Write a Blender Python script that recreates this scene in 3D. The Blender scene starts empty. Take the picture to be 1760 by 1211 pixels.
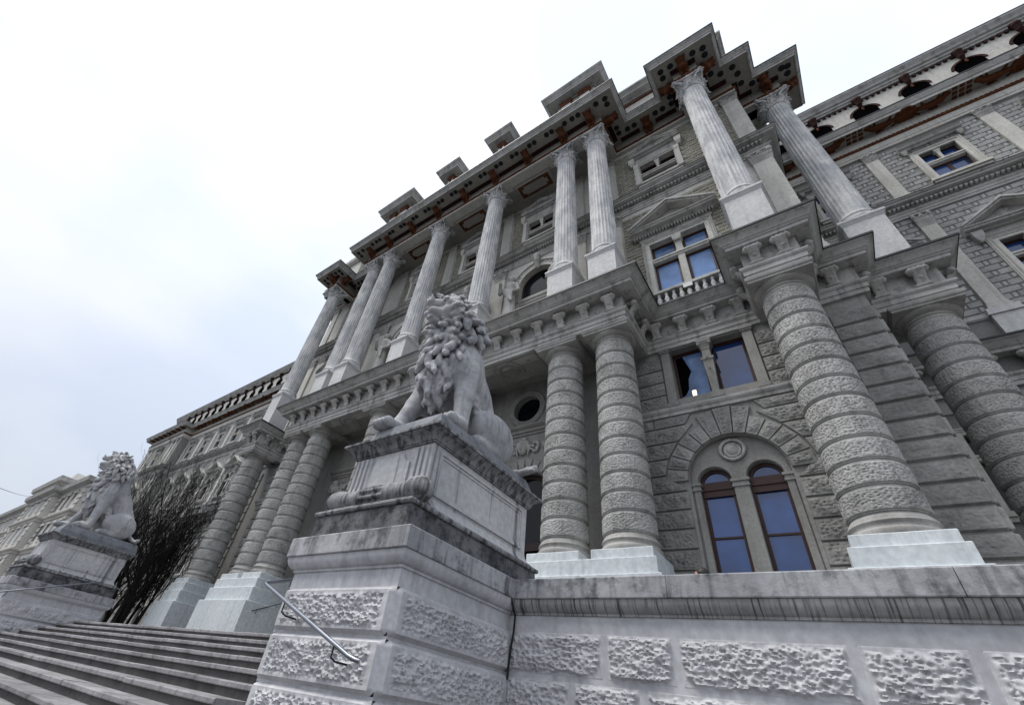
import bpy, math, random
import numpy as np
import openvdb as vdb
from mathutils import Vector, Matrix
from mathutils.geometry import tessellate_polygon
R = math.radians
PI = math.pi
rnd = random.Random(7)
scene = bpy.context.scene

# ------------------------------------------------------------------ camera
# The whole place is laid out with z = 0 at the camera's eye; at the very end everything is lifted so the street is z = 0.
GROUND, LAND = -1.55, 0.70
W0, H0, FPX, PPX, PPY = 1760.0, 1211.0, 753.09, 813.67, 623.77
yaw, pitch, roll = R(-42.155), R(38.495), R(9.804)
fw = Vector((math.sin(yaw) * math.cos(pitch), math.cos(yaw) * math.cos(pitch), math.sin(pitch)))
r0 = Vector((math.cos(yaw), -math.sin(yaw), 0))
u0 = r0.cross(fw)
rt = math.cos(roll) * r0 + math.sin(roll) * u0
up = -math.sin(roll) * r0 + math.cos(roll) * u0
cd = bpy.data.cameras.new('camera')
cam = bpy.data.objects.new('camera', cd)
scene.collection.objects.link(cam)
cam.rotation_euler = Matrix((rt, up, -fw)).transposed().to_euler()
cd.sensor_fit = 'HORIZONTAL'
cd.sensor_width = 36.0
cd.lens = FPX / W0 * 36.0
cd.shift_x = (W0 / 2 - PPX) / W0
cd.shift_y = (PPY - H0 / 2) / W0
cd.clip_start = 0.05
cd.clip_end = 3000
scene.camera = cam

# ------------------------------------------------------------------ world, sun, exposure
SUN_EL, SUN_AZ = 64.0, 222.0          # azimuth from +Y clockwise: front left of the facade
world = bpy.data.worlds.new('World')
scene.world = world
world.use_nodes = True
wn, wl = world.node_tree.nodes, world.node_tree.links
wn.clear()
wo = wn.new('ShaderNodeOutputWorld')
bg = wn.new('ShaderNodeBackground')
sky = wn.new('ShaderNodeTexSky')
sky.sky_type = 'NISHITA'
sky.sun_disc = False
sky.sun_elevation = R(SUN_EL)
sky.sun_rotation = R(SUN_AZ)
sky.air_density = 1.0
sky.dust_density = 1.5
sc_ = wn.new('ShaderNodeMixRGB'); sc_.blend_type = 'MULTIPLY'; sc_.inputs['Fac'].default_value = 1
sc_.inputs['Color2'].default_value = (0.11, 0.11, 0.11, 1)
wl.new(sky.outputs['Color'], sc_.inputs['Color1'])
tc = wn.new('ShaderNodeTexCoord')
mp = wn.new('ShaderNodeMapping'); mp.inputs['Scale'].default_value = (1.0, 1.0, 1.7)
wl.new(tc.outputs['Generated'], mp.inputs['Vector'])
nz = wn.new('ShaderNodeTexNoise'); nz.inputs['Scale'].default_value = 1.5; nz.inputs['Detail'].default_value = 5; nz.inputs['Roughness'].default_value = 0.45
wl.new(mp.outputs['Vector'], nz.inputs['Vector'])
rp = wn.new('ShaderNodeValToRGB')
rp.color_ramp.elements[0].position = 0.40; rp.color_ramp.elements[0].color = (0.66, 0.725, 0.85, 1)
rp.color_ramp.elements[1].position = 0.60; rp.color_ramp.elements[1].color = (0.87, 0.885, 0.915, 1)
wl.new(nz.outputs['Fac'], rp.inputs['Fac'])
mx = wn.new('ShaderNodeMixRGB'); mx.inputs['Fac'].default_value = 0.86
wl.new(sc_.outputs['Color'], mx.inputs['Color1'])
wl.new(rp.outputs['Color'], mx.inputs['Color2'])
sx = wn.new('ShaderNodeSeparateXYZ'); wl.new(tc.outputs['Generated'], sx.inputs[0])
gz = wn.new('ShaderNodeMapRange'); gz.inputs['From Min'].default_value = 0.0; gz.inputs['From Max'].default_value = 1.0
gz.inputs['To Min'].default_value = 0.64; gz.inputs['To Max'].default_value = 1.18     # overcast sky: brighter overhead than at the horizon
wl.new(sx.outputs['Z'], gz.inputs['Value'])
gm = wn.new('ShaderNodeMixRGB'); gm.blend_type = 'MULTIPLY'; gm.inputs['Fac'].default_value = 1
wl.new(mx.outputs['Color'], gm.inputs['Color1']); wl.new(gz.outputs['Result'], gm.inputs['Color2'])
wl.new(gm.outputs['Color'], bg.inputs['Color'])
bg.inputs['Strength'].default_value = 0.80
wl.new(bg.outputs['Background'], wo.inputs['Surface'])
sd = bpy.data.lights.new('sun', 'SUN')
sd.energy = 1.5
sd.angle = R(22)
sd.color = (1.0, 0.97, 0.92)
sun = bpy.data.objects.new('sun', sd)
scene.collection.objects.link(sun)
az = R(SUN_AZ)
sdir = Vector((math.sin(az) * math.cos(R(SUN_EL)), math.cos(az) * math.cos(R(SUN_EL)), math.sin(R(SUN_EL))))
sun.rotation_euler = sdir.to_track_quat('Z', 'Y').to_euler()
sun.location = (0, -20, 40)
vs = scene.view_settings
vs.view_transform = 'Standard'; vs.look = 'None'; vs.exposure = 0.80; vs.gamma = 1.0; vs.use_curve_mapping = False
scene.cycles.use_denoising = True
scene.cycles.max_bounces = 6
scene.cycles.diffuse_bounces = 2

# ------------------------------------------------------------------ materials
MATS = {}
def srgb(h):
    h = h.lstrip('#')
    out = []
    for i in (0, 2, 4):
        c = int(h[i:i + 2], 16) / 255
        out.append(c / 12.92 if c <= .04045 else ((c + .055) / 1.055) ** 2.4)
    return (*out, 1)
def newmat(name):
    m = bpy.data.materials.new(name); m.use_nodes = True
    n = m.node_tree.nodes; n.clear()
    out = n.new('ShaderNodeOutputMaterial'); b = n.new('ShaderNodeBsdfPrincipled')
    m.node_tree.links.new(b.outputs[0], out.inputs[0])
    MATS[name] = m
    return m, n, m.node_tree.links, b
def noise(n, l, vec, scale, detail=4, rough=.55, mscale=None):
    if mscale:
        q = n.new('ShaderNodeMapping'); q.inputs['Scale'].default_value = mscale
        l.new(vec, q.inputs['Vector']); vec = q.outputs['Vector']
    t = n.new('ShaderNodeTexNoise'); t.inputs['Scale'].default_value = scale
    t.inputs['Detail'].default_value = detail; t.inputs['Roughness'].default_value = rough
    l.new(vec, t.inputs['Vector'])
    return t.outputs['Fac']
def ramp(n, l, fac, a, b, ca=(0, 0, 0, 1), cb=(1, 1, 1, 1)):
    r = n.new('ShaderNodeValToRGB'); e = r.color_ramp.elements
    e[0].position = a; e[0].color = ca; e[1].position = b; e[1].color = cb
    l.new(fac, r.inputs['Fac'])
    return r.outputs['Color']
def mixc(n, l, fac, c1, c2, mode='MIX'):
    m = n.new('ShaderNodeMixRGB'); m.blend_type = mode
    for k, v in (('Fac', fac), ('Color1', c1), ('Color2', c2)):
        if hasattr(v, 'links') or hasattr(v, 'is_linked'): l.new(v, m.inputs[k])
        else: m.inputs[k].default_value = v
    return m.outputs['Color']
def stone(name, c1, c2, scale=1.2, bump=.25, bdist=.01, bscale=30, streak=0, scol='2a2a2c', blotch=0, bcol='303236', pits=0, pscale=16, pcol='3a3934', rough=.85, bands=0, sscale=(5, 5, .35), sr=(.52, .68), br=(.52, .66), bls=1.6, ov=0):
    m, n, l, b = newmat(name)
    g = n.new('ShaderNodeNewGeometry'); P = g.outputs['Position']
    col = mixc(n, l, ramp(n, l, noise(n, l, P, scale, 6), .35, .65), srgb(c1), srgb(c2))
    fine = ramp(n, l, noise(n, l, P, scale * 14, 3), .3, .7, (.86, .86, .86, 1), (1.12, 1.12, 1.12, 1))
    col = mixc(n, l, 1.0, col, fine, 'MULTIPLY')
    if bands:
        bf = ramp(n, l, noise(n, l, P, 1.0, 5, .6, (2.2, 2.2, .9)), .42, .6)
        s = n.new('ShaderNodeMath'); s.operation = 'MULTIPLY'; s.inputs[1].default_value = bands; l.new(bf, s.inputs[0])
        col = mixc(n, l, s.outputs[0], col, srgb('8f949b'))
    if streak:
        sf = ramp(n, l, noise(n, l, P, 1.0, 4, .6, sscale), *sr)
        s = n.new('ShaderNodeMath'); s.operation = 'MULTIPLY'; s.inputs[1].default_value = streak; l.new(sf, s.inputs[0])
        col = mixc(n, l, s.outputs[0], col, srgb(scol))
    if blotch:
        bf = ramp(n, l, noise(n, l, P, bls, 8, .68), *br)
        s = n.new('ShaderNodeMath'); s.operation = 'MULTIPLY'; s.inputs[1].default_value = blotch; l.new(bf, s.inputs[0])
        col = mixc(n, l, s.outputs[0], col, srgb(bcol))
    if ov:                                      # each piece of stone has a tone of its own
        oi = n.new('ShaderNodeObjectInfo')
        col = mixc(n, l, 1.0, col, ramp(n, l, oi.outputs['Random'], 0, 1, (1 - ov, 1 - ov, 1 - ov * .95, 1), (1 + ov, 1 + ov, 1 + ov * .95, 1)), 'MULTIPLY')
    h = noise(n, l, P, bscale, 5, .65)
    if pits:
        v = n.new('ShaderNodeTexVoronoi'); v.inputs['Scale'].default_value = pscale
        wv = n.new('ShaderNodeMixRGB'); wv.inputs['Fac'].default_value = .05
        nn = n.new('ShaderNodeTexNoise'); nn.inputs['Scale'].default_value = 9; l.new(P, nn.inputs['Vector'])
        l.new(P, wv.inputs['Color1']); l.new(nn.outputs['Color'], wv.inputs['Color2']); l.new(wv.outputs['Color'], v.inputs['Vector'])
        pf = ramp(n, l, v.outputs['Distance'], .18, .52, (1, 1, 1, 1), (0, 0, 0, 1))
        s = n.new('ShaderNodeMath'); s.operation = 'MULTIPLY'; s.inputs[1].default_value = pits; l.new(pf, s.inputs[0])
        col = mixc(n, l, s.outputs[0], col, srgb(pcol))
        a = n.new('ShaderNodeMath'); a.operation = 'MULTIPLY_ADD'; a.inputs[1].default_value = -1.6; l.new(pf, a.inputs[0]); l.new(h, a.inputs[2])
        h = a.outputs[0]
    l.new(col, b.inputs['Base Color'])
    b.inputs['Roughness'].default_value = rough
    b.inputs['Specular IOR Level'].default_value = .25
    bp = n.new('ShaderNodeBump'); bp.inputs['Strength'].default_value = bump; bp.inputs['Distance'].default_value = bdist
    l.new(h, bp.inputs['Height']); l.new(bp.outputs['Normal'], b.inputs['Normal'])
    return m
def plain(name, c, rough=.5, metal=0, spec=.5, var=.12, vscale=6, bump=0):
    m, n, l, b = newmat(name)
    g = n.new('ShaderNodeNewGeometry'); P = g.outputs['Position']
    f = ramp(n, l, noise(n, l, P, vscale, 5), .3, .7, (1 - var, 1 - var, 1 - var, 1), (1 + var, 1 + var, 1 + var, 1))
    l.new(mixc(n, l, 1.0, srgb(c), f, 'MULTIPLY'), b.inputs['Base Color'])
    b.inputs['Roughness'].default_value = rough; b.inputs['Metallic'].default_value = metal; b.inputs['Specular IOR Level'].default_value = spec
    if bump:
        bp = n.new('ShaderNodeBump'); bp.inputs['Strength'].default_value = bump; bp.inputs['Distance'].default_value = .006
        l.new(noise(n, l, P, vscale * 6, 4), bp.inputs['Height']); l.new(bp.outputs['Normal'], b.inputs['Normal'])
    return m

stone('rustic', '9f9e9b', '878682', 1.4, .6, .012, 40, blotch=.4, bcol='504f4d', bls=3.2, ov=.1)
stone('joint', '8c8c8a', '7c7c7a', 1.2, .4, .01, 30)
stone('wall_plain', '9d9c99', '8c8a86', .9, .2, .008, 30, streak=.3, scol='626160')
stone('drum', 'b4b3b0', '9d9c99', 1.1, .5, .008, 60, blotch=.35, bcol='65645f', bls=2.2, streak=.3, scol='5b5a56', sscale=(4, 4, .5), ov=.09)
stone('drum_smooth', 'b0aeaa', '959390', 1.3, .25, .006, 40, streak=.3, scol='605e59')
stone('cornice', 'bebdba', 'a7a6a2', 1.1, .25, .008, 30, streak=.5, scol='4a4945', sscale=(3.5, 3.5, .6))
stone('carved', 'bebcb8', 'a3a19d', 2.0, .3, .01, 35, blotch=.5, bcol='4c4b48', bls=4.5)
stone('marble', 'e0dfdd', 'cfcfce', .8, .2, .006, 30, bands=.55, streak=.45, scol='84868a', sscale=(6, 6, .6))
stone('pedestal_white', 'd6d6d5', 'c6c6c6', .7, .12, .004, 30, streak=.2, scol='8d8e90')
stone('cream', 'd0cec8', 'bebcb5', .7, .15, .004, 30, streak=.25, scol='716f68')
stone('brick_warm', 'a4a195', '8f8c80', 1.6, .7, .02, 26, blotch=.35, bcol='5d594c', bls=4)
stone('brick_grey', 'aaaaa9', '969695', 1.6, .8, .02, 28, blotch=.35, bcol='636362', bls=5, ov=.1)
stone('header', 'b4b4b3', 'a3a3a2', 1.5, .3, .01, 26)
stone('paint_white', 'd2d7d9', 'c4cacd', .6, .08, .003, 30, streak=.35, scol='9aa0a2', sscale=(5, 5, .3))
stone('boss', 'cbcbcd', 'bababd', 1.6, .5, .006, 90, blotch=.35, bcol='828385', bls=3, br=(.5, .7), ov=.06)
stone('ashlar', 'c6c6c9', 'b6b7ba', .8, .22, .005, 50, streak=.3, scol='77787b', sscale=(4, 4, .4))
stone('ledge', 'b5b6b8', '9a9b9e', 1.0, .4, .01, 40, streak=.5, scol='3f4043', sscale=(9, 9, .9), sr=(.5, .66), blotch=.75, bcol='3a3c3f', bls=4.2, br=(.5, .66), ov=.05)
stone('ovolo', 'b0b0af', '949391', 1.0, .3, .008, 40, streak=.8, scol='222326', sscale=(44, .6, 1.6), sr=(.5, .64), blotch=.3, bcol='77777a', bls=1.2)
stone('granite', '7d7e80', '5b5d60', 2.6, .5, .012, 50, blotch=.85, bcol='191b1e', bls=5.0, br=(.43, .62))
stone('die', 'cacaca', 'b4b5b7', .9, .2, .006, 40, streak=.75, scol='43464a', sscale=(5, 5, .22), sr=(.55, .66))
stone('patina', '9c9d9f', '797a7d', 2.0, .35, .01, 40, streak=.75, scol='222427', sscale=(12, 12, .5), sr=(.45, .62))
stone('lion', 'bdbdbe', 'a6a7aa', 1.2, .25, .006, 60, blotch=.5, bcol='50545c', bls=1.8, br=(.52, .68), streak=.4, scol='4c5058', sscale=(7, 7, 1.0))
stone('slab', '8f9196', '74777c', 1.6, .5, .012, 40, blotch=.6, bcol='42464c', bls=4)
stone('statue', 'c8c6c2', 'b3b1ad', 2.0, .2, .006, 40, blotch=.4, bcol='6e6c68', bls=3)
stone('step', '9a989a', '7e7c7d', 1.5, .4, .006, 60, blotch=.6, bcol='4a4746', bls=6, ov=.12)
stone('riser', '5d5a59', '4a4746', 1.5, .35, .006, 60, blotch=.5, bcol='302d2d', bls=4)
stone('paving', '6f6e6c', '605f5d', .8, .3, .006, 40)
stone('asphalt', '505051', '454546', .5, .4, .006, 60)
stone('soil', '3d3a33', '2f2d28', 1.0, .6, .03, 20)
stone('soffit', 'a5a298', '93908a', .7, .12, .004, 30)
stone('terracotta', '6a3f26', '4e2c19', 3.0, .3, .01, 40, blotch=.4, bcol='2b1a11', bls=6)
stone('oxblood', '3b1e1b', '2d1615', 2.0, .2, .005, 40)
stone('iron_rosette', '33373a', '2a2d2c', 4.0, .2, .005, 50)
stone('pale_facade', 'd0cdc7', 'c2bfb9', .25, .1, .01, 10)
stone('brick_red', '6e4a3e', '5d3e34', .5, .2, .01, 10)
stone('bark', '1e1a17', '14110f', 3.0, .5, .01, 30)
plain('gutter', '1c1e22', .5, .2)
plain('wood', '36190f', .45, 0, .4, .2, 9)
plain('dark_wood', '2a1814', .5, 0, .4, .2, 9)
plain('steel', '8f939a', .36, 1, .5, .12)
plain('iron', '26282c', .5, .6)
plain('void', '0a0a0b', .9, 0, .0)
plain('copper', '5f9c8c', .6)
plain('skin', 'b98a74', .5)
plain('hair', '120e0d', .6)
plain('jacket', '22262e', .8)
plain('trousers', '1d1f24', .8)
plain('wire', '55585e', .5)
plain('plaque', 'd5d5d3', .5)
def glass(name, c, rough=.02, spec=.9):
    m, n, l, b = newmat(name)
    g = n.new('ShaderNodeNewGeometry')
    f = ramp(n, l, noise(n, l, g.outputs['Position'], .8, 3), .3, .7, (.35, .38, .42, 1), (1.5, 1.5, 1.5, 1))  # light and dark mottling in the base colour stands for reflections
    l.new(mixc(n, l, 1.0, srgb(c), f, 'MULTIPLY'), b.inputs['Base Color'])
    b.inputs['Roughness'].default_value = rough; b.inputs['IOR'].default_value = 1.5; b.inputs['Specular IOR Level'].default_value = spec
    bp = n.new('ShaderNodeBump'); bp.inputs['Strength'].default_value = .03; bp.inputs['Distance'].default_value = .02
    l.new(noise(n, l, g.outputs['Position'], 1.2, 2), bp.inputs['Height']); l.new(bp.outputs['Normal'], b.inputs['Normal'])
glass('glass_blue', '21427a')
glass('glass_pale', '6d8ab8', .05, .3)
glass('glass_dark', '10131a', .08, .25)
def lit():
    m, n, l, b = newmat('lamp_glow')
    b.inputs['Base Color'].default_value = (1, .9, .6, 1); b.inputs['Emission Color'].default_value = (1, .88, .6, 1); b.inputs['Emission Strength'].default_value = 1.2
lit()

# ------------------------------------------------------------------ mesh helpers
class MB:
    def __init__(s): s.v = []; s.f = []
    def add(s, v, f):
        o = len(s.v); s.v += [tuple(map(float, p)) for p in v]; s.f += [tuple(i + o for i in q) for q in f]; return s
    def box(s, x0, x1, y0, y1, z0, z1):
        return s.add([(x, y, z) for z in (z0, z1) for x, y in ((x0, y0), (x1, y0), (x1, y1), (x0, y1))],
                     [(3, 2, 1, 0), (4, 5, 6, 7), (0, 1, 5, 4), (1, 2, 6, 5), (2, 3, 7, 6), (3, 0, 4, 7)])
    def frust(s, cx, cy, h0, z0, h1, z1, k0=None, k1=None):
        k0 = h0 if k0 is None else k0; k1 = h1 if k1 is None else k1
        v = [(cx + a * h, cy + b * k, z) for h, k, z in ((h0, k0, z0), (h1, k1, z1)) for a, b in ((-1, -1), (1, -1), (1, 1), (-1, 1))]
        return s.add(v, [(3, 2, 1, 0), (4, 5, 6, 7), (0, 1, 5, 4), (1, 2, 6, 5), (2, 3, 7, 6), (3, 0, 4, 7)])
    def stack(s, cx, cy, prof, kx=1, ky=1):      # square lathe: prof = [(half, z)], ky extra half depth
        n = len(prof); v = []
        for h, z in prof:
            hx, hy = h + kx - 1, h + ky - 1
            v += [(cx - hx, cy - hy, z), (cx + hx, cy - hy, z), (cx + hx, cy + hy, z), (cx - hx, cy + hy, z)]
        f = [(i * 4 + j, i * 4 + (j + 1) % 4, i * 4 + 4 + (j + 1) % 4, i * 4 + 4 + j) for i in range(n - 1) for j in range(4)]
        return s.add(v, f + [(3, 2, 1, 0), tuple(range(4 * n - 4, 4 * n))])
    def lathe(s, cx, cy, prof, n=32, cap=True, a0=0, a1=2 * PI):
        full = abs(a1 - a0 - 2 * PI) < 1e-6; m = n if full else n + 1; v = []
        for r, z in prof:
            v += [(cx + r * math.cos(a0 + (a1 - a0) * i / n), cy + r * math.sin(a0 + (a1 - a0) * i / n), z) for i in range(m)]
        f = [(k * m + i, k * m + (i + 1) % m, (k + 1) * m + (i + 1) % m, (k + 1) * m + i) for k in range(len(prof) - 1) for i in range(n)]
        if cap and full: f += [tuple(range(m - 1, -1, -1)), tuple(range((len(prof) - 1) * m, len(prof) * m))]
        return s.add(v, f)
    def tube(s, pts, r, n=8):
        pts = [Vector(p) for p in pts]; rr = r if isinstance(r, (list, tuple)) else [r] * len(pts); v = []
        ref = Vector((0, 0, 1)) if abs((pts[1] - pts[0]).normalized().z) < .9 else Vector((1, 0, 0))
        for i, p in enumerate(pts):
            d = (pts[min(i + 1, len(pts) - 1)] - pts[max(i - 1, 0)]).normalized()
            a = d.cross(ref)
            a = a.normalized() if a.length > 1e-5 else d.orthogonal().normalized()
            b = d.cross(a)
            v += [p + rr[i] * (math.cos(2 * PI * j / n) * a + math.sin(2 * PI * j / n) * b) for j in range(n)]
        f = [(k * n + j, k * n + (j + 1) % n, k * n + n + (j + 1) % n, k * n + n + j) for k in range(len(pts) - 1) for j in range(n)]
        return s.add(v, f + [tuple(range(n - 1, -1, -1)), tuple(range(len(v) - n, len(v)))])
    def sweep(s, path, prof, closed=False, caps=True):   # plan polyline, outward = right of travel; prof = [(out, z)]
        n = len(path); v = []
        for i, p in enumerate(path):
            def nrm(a, b):
                d = Vector((b[0] - a[0], b[1] - a[1])).normalized(); return Vector((d.y, -d.x))
            if closed: n1, n2 = nrm(path[i - 1], p), nrm(p, path[(i + 1) % n])
            else:
                n1 = nrm(path[max(i - 1, 0)], path[max(i, 1)]); n2 = nrm(path[min(i, n - 2)], path[min(i + 1, n - 1)])
            m = n1 + n2; m = m / max(m.dot(n1), .05) if m.length > 1e-6 else n1
            v += [(p[0] + m.x * o, p[1] + m.y * o, z) for o, z in prof]
        k = len(prof); segs = n if closed else n - 1
        f = [(i * k + j, ((i + 1) % n) * k + j, ((i + 1) % n) * k + j + 1, i * k + j + 1) for i in range(segs) for j in range(k - 1)]
        if caps and not closed: f += [tuple(range(k)), tuple(range((n - 1) * k + k - 1, (n - 1) * k - 1, -1))]
        return s.add(v, f)
    def poly(s, loop, y0, y1):          # loop of (x, z) extruded between y0 (front) and y1
        n = len(loop); v = [(x, y0, z) for x, z in loop] + [(x, y1, z) for x, z in loop]
        t = tessellate_polygon([[Vector((x, z, 0)) for x, z in loop]])
        f = [tuple(q) for q in t] + [tuple(i + n for i in reversed(q)) for q in t] + [(i, (i + 1) % n, n + (i + 1) % n, n + i) for i in range(n)]
        return s.add(v, f)
    def ring(s, cx, cz, r0, r1, y0, y1, a0=0, a1=PI, n=24):   # flat arch ring
        v = []
        for i in range(n + 1):
            a = a0 + (a1 - a0) * i / n; c, d = math.cos(a), math.sin(a)
            v += [(cx + r * c, y, cz + r * d) for r, y in ((r0, y0), (r1, y0), (r1, y1), (r0, y1))]
        f = [(i * 4 + j, i * 4 + (j + 1) % 4, i * 4 + 4 + (j + 1) % 4, i * 4 + 4 + j) for i in range(n) for j in range(4)]
        return s.add(v, f + [(0, 1, 2, 3), (n * 4 + 3, n * 4 + 2, n * 4 + 1, n * 4)])
    def mesh(s, name='m', smooth=0):
        me = bpy.data.meshes.new(name); me.from_pydata(s.v, [], s.f); me.update(); me.validate()
        return finish(me, smooth)
def finish(me, smooth):
    import bmesh
    bm = bmesh.new(); bm.from_mesh(me); bmesh.ops.recalc_face_normals(bm, faces=bm.faces); bm.to_mesh(me); bm.free()
    if smooth:
        me.shade_smooth(); me.set_sharp_from_angle(angle=R(smooth))
    return me
WP = {}
def link(o): scene.collection.objects.link(o); return o
def obj(name, mb, mat, parent=None, loc=(0, 0, 0), rz=0, smooth=0, kind=None):
    me = mb.mesh(name, smooth) if isinstance(mb, MB) else mb
    if mat and not me.materials: me.materials.append(MATS[mat])
    o = link(bpy.data.objects.new(name, me)); w = Vector(loc); WP[o.name] = w
    if parent is not None:
        o.parent = parent; o.location = w - WP[parent.name]
    else: o.location = w
    o.rotation_euler.z = rz
    if kind: o['kind'] = kind
    return o
def thing(name, label, cat, loc, group=None):
    o = link(bpy.data.objects.new(name, None)); o.location = loc; WP[o.name] = Vector(loc); o.empty_display_size = .3
    o['label'] = label; o['category'] = cat
    if group: o['group'] = group
    return o
def tag(o, label, cat, group=None):
    o['label'] = label; o['category'] = cat
    if group: o['group'] = group
    return o
def place(tpl, parent, loc, rz=0):
    # tpl = [(name, mesh, mat), ...]: first is the part, the others its sub-parts (same local frame)
    n0, m0, a0 = tpl[0]
    p = obj(n0, m0, a0, parent, loc, rz)
    for nm, me, ma in tpl[1:]:
        c = obj(nm, me, ma, None); c.parent = p; c.location = (0, 0, 0)
        if nm in ('bead_border', 'dentils', 'arch_coffer', 'arch_panel', 'quoin_strip'): c['kind'] = 'stuff'
    return p
def hsh(i, j, k, s):
    v = np.sin(i * 127.1 + j * 311.7 + k * 74.7 + s * 19.19) * 43758.5453
    return v - np.floor(v)
def vnoise(P, sc, seed=0):
    q = P * sc; i = np.floor(q); f = q - i; f = f * f * (3 - 2 * f); r = 0
    for a in (0, 1):
        for b in (0, 1):
            for c in (0, 1):
                w = (f[..., 0] if a else 1 - f[..., 0]) * (f[..., 1] if b else 1 - f[..., 1]) * (f[..., 2] if c else 1 - f[..., 2])
                r = r + w * hsh(i[..., 0] + a, i[..., 1] + b, i[..., 2] + c, seed)
    return r
def pitmap(s, t, sp, seed, asp=1.35, tilt=.35):
    # pecked stone: 0..1 depth of irregular oval tool pits on a jittered lattice
    u, v = (s + tilt * t) / (sp * asp), t / sp
    iu, iv = np.floor(u), np.floor(v); out = np.zeros_like(u)
    for a in (-1, 0, 1):
        for b in (-1, 0, 1):
            cu, cv = iu + a, iv + b
            x = u - cu - .15 - .7 * hsh(cu, cv, 1, seed); y = v - cv - .15 - .7 * hsh(cu, cv, 2, seed)
            r = .34 + .3 * hsh(cu, cv, 3, seed)
            d = np.clip(1.15 * (1 - np.sqrt(x * x + y * y) / r), 0, 1)
            out = np.maximum(out, d * d * (3 - 2 * d) * (.45 + .55 * hsh(cu, cv, 4, seed)))
    return out
def rough_quad(c, fr, proud=.06, bev=.02, margin=.05, cell=.04, amp=.03, bulge=.02, seed=0, nscale=9, sunk=0, mv=None, sp=.06, rag=0):
    """Rock-faced stone: c = 4 corners (s,t) BL,BR,TR,TL; fr(s,t,n) -> point; margin smooth, field broken."""
    c = [np.array(p, float) for p in c]
    Wd = (np.linalg.norm(c[1] - c[0]) + np.linalg.norm(c[2] - c[3])) / 2; Hd = (np.linalg.norm(c[3] - c[0]) + np.linalg.norm(c[2] - c[1])) / 2
    def axis(L, mg):
        m = min(mg, L * .3); b = min(bev, m * .6); k = max(2, int((L - 2 * m) / cell))
        return np.array([0, b] + list(np.linspace(m, L - m, k + 1)) + [L - b, L]) / L, b, m
    mv = margin if mv is None else mv
    U, b, m = axis(Wd, margin); V, _, m2 = axis(Hd, mv)
    u, v = np.meshgrid(U, V)
    pt = (1 - u)[..., None] * ((1 - v)[..., None] * c[0] + v[..., None] * c[3]) + u[..., None] * ((1 - v)[..., None] * c[1] + v[..., None] * c[2])
    e = np.minimum(np.minimum(u, 1 - u) * Wd, np.minimum(v, 1 - v) * Hd)
    P3 = np.stack([pt[..., 0], pt[..., 1], np.full_like(u, seed * 1.37)], -1)
    n1 = vnoise(P3, nscale * .55, seed); n2 = vnoise(P3, nscale * 3.0, seed + 5)
    wv = .02 * (vnoise(P3, 9, seed + 31) - .5)
    pit = np.maximum(pitmap(pt[..., 0] + wv, pt[..., 1] - wv, sp, seed), .6 * pitmap(pt[..., 0] - wv + 3.3, pt[..., 1] + wv, sp * .55, seed + 3, 1.2, -.3))
    fld = np.clip(np.minimum((np.minimum(u, 1 - u) * Wd - m), (np.minimum(v, 1 - v) * Hd - m2)) / max(.025, cell), 0, 1)
    h = np.where(e <= 1e-6, 0, proud) + fld * (bulge * np.sin(PI * np.clip(u, 0, 1)) * np.sin(PI * np.clip(v, 0, 1)) + amp * (n1 * .8 + n2 * .22 - .3) - amp * .85 * pit - sunk)
    if rag:
        er = np.clip((e - rag * vnoise(P3, 21, seed + 40) * vnoise(P3, 7, seed + 41) * 2) / .018, 0, 1)
        h = np.where(e > 1e-6, np.maximum(h * er, .004), 0)
    nu, nv = len(U), len(V)
    vs_ = [fr(pt[j, i, 0], pt[j, i, 1], h[j, i]) for j in range(nv) for i in range(nu)]
    fs = [(j * nu + i, j * nu + i + 1, (j + 1) * nu + i + 1, (j + 1) * nu + i) for j in range(nv - 1) for i in range(nu - 1)]
    return vs_, fs
def sheet(x0, x1, z0, z1, y, depth, holes):
    loops = [[(x0, z0), (x1, z0), (x1, z1), (x0, z1)]] + holes
    t = tessellate_polygon([[Vector((x, z, 0)) for x, z in L] for L in loops])
    mb = MB(); mb.add([(x, y, z) for L in loops for x, z in L], [tuple(q) for q in t])
    for L in holes:
        n = len(L); mb.add([(x, y, z) for x, z in L] + [(x, y + depth, z) for x, z in L], [(i, (i + 1) % n, n + (i + 1) % n, n + i) for i in range(n)])
    return mb
def arch_loop(cx, hw, z0, zs, n=20, r=None):
    return [(cx - hw, z0), (cx + hw, z0)] + [(cx + hw * math.cos(PI * i / n), zs + hw * math.sin(PI * i / n)) for i in range(n + 1)]
def rect(x0, x1, z0, z1): return [(x0, z0), (x1, z0), (x1, z1), (x0, z1)]
def circ(cx, cz, r, n=28): return [(cx + r * math.cos(2 * PI * i / n), cz + r * math.sin(2 * PI * i / n)) for i in range(n)]

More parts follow.
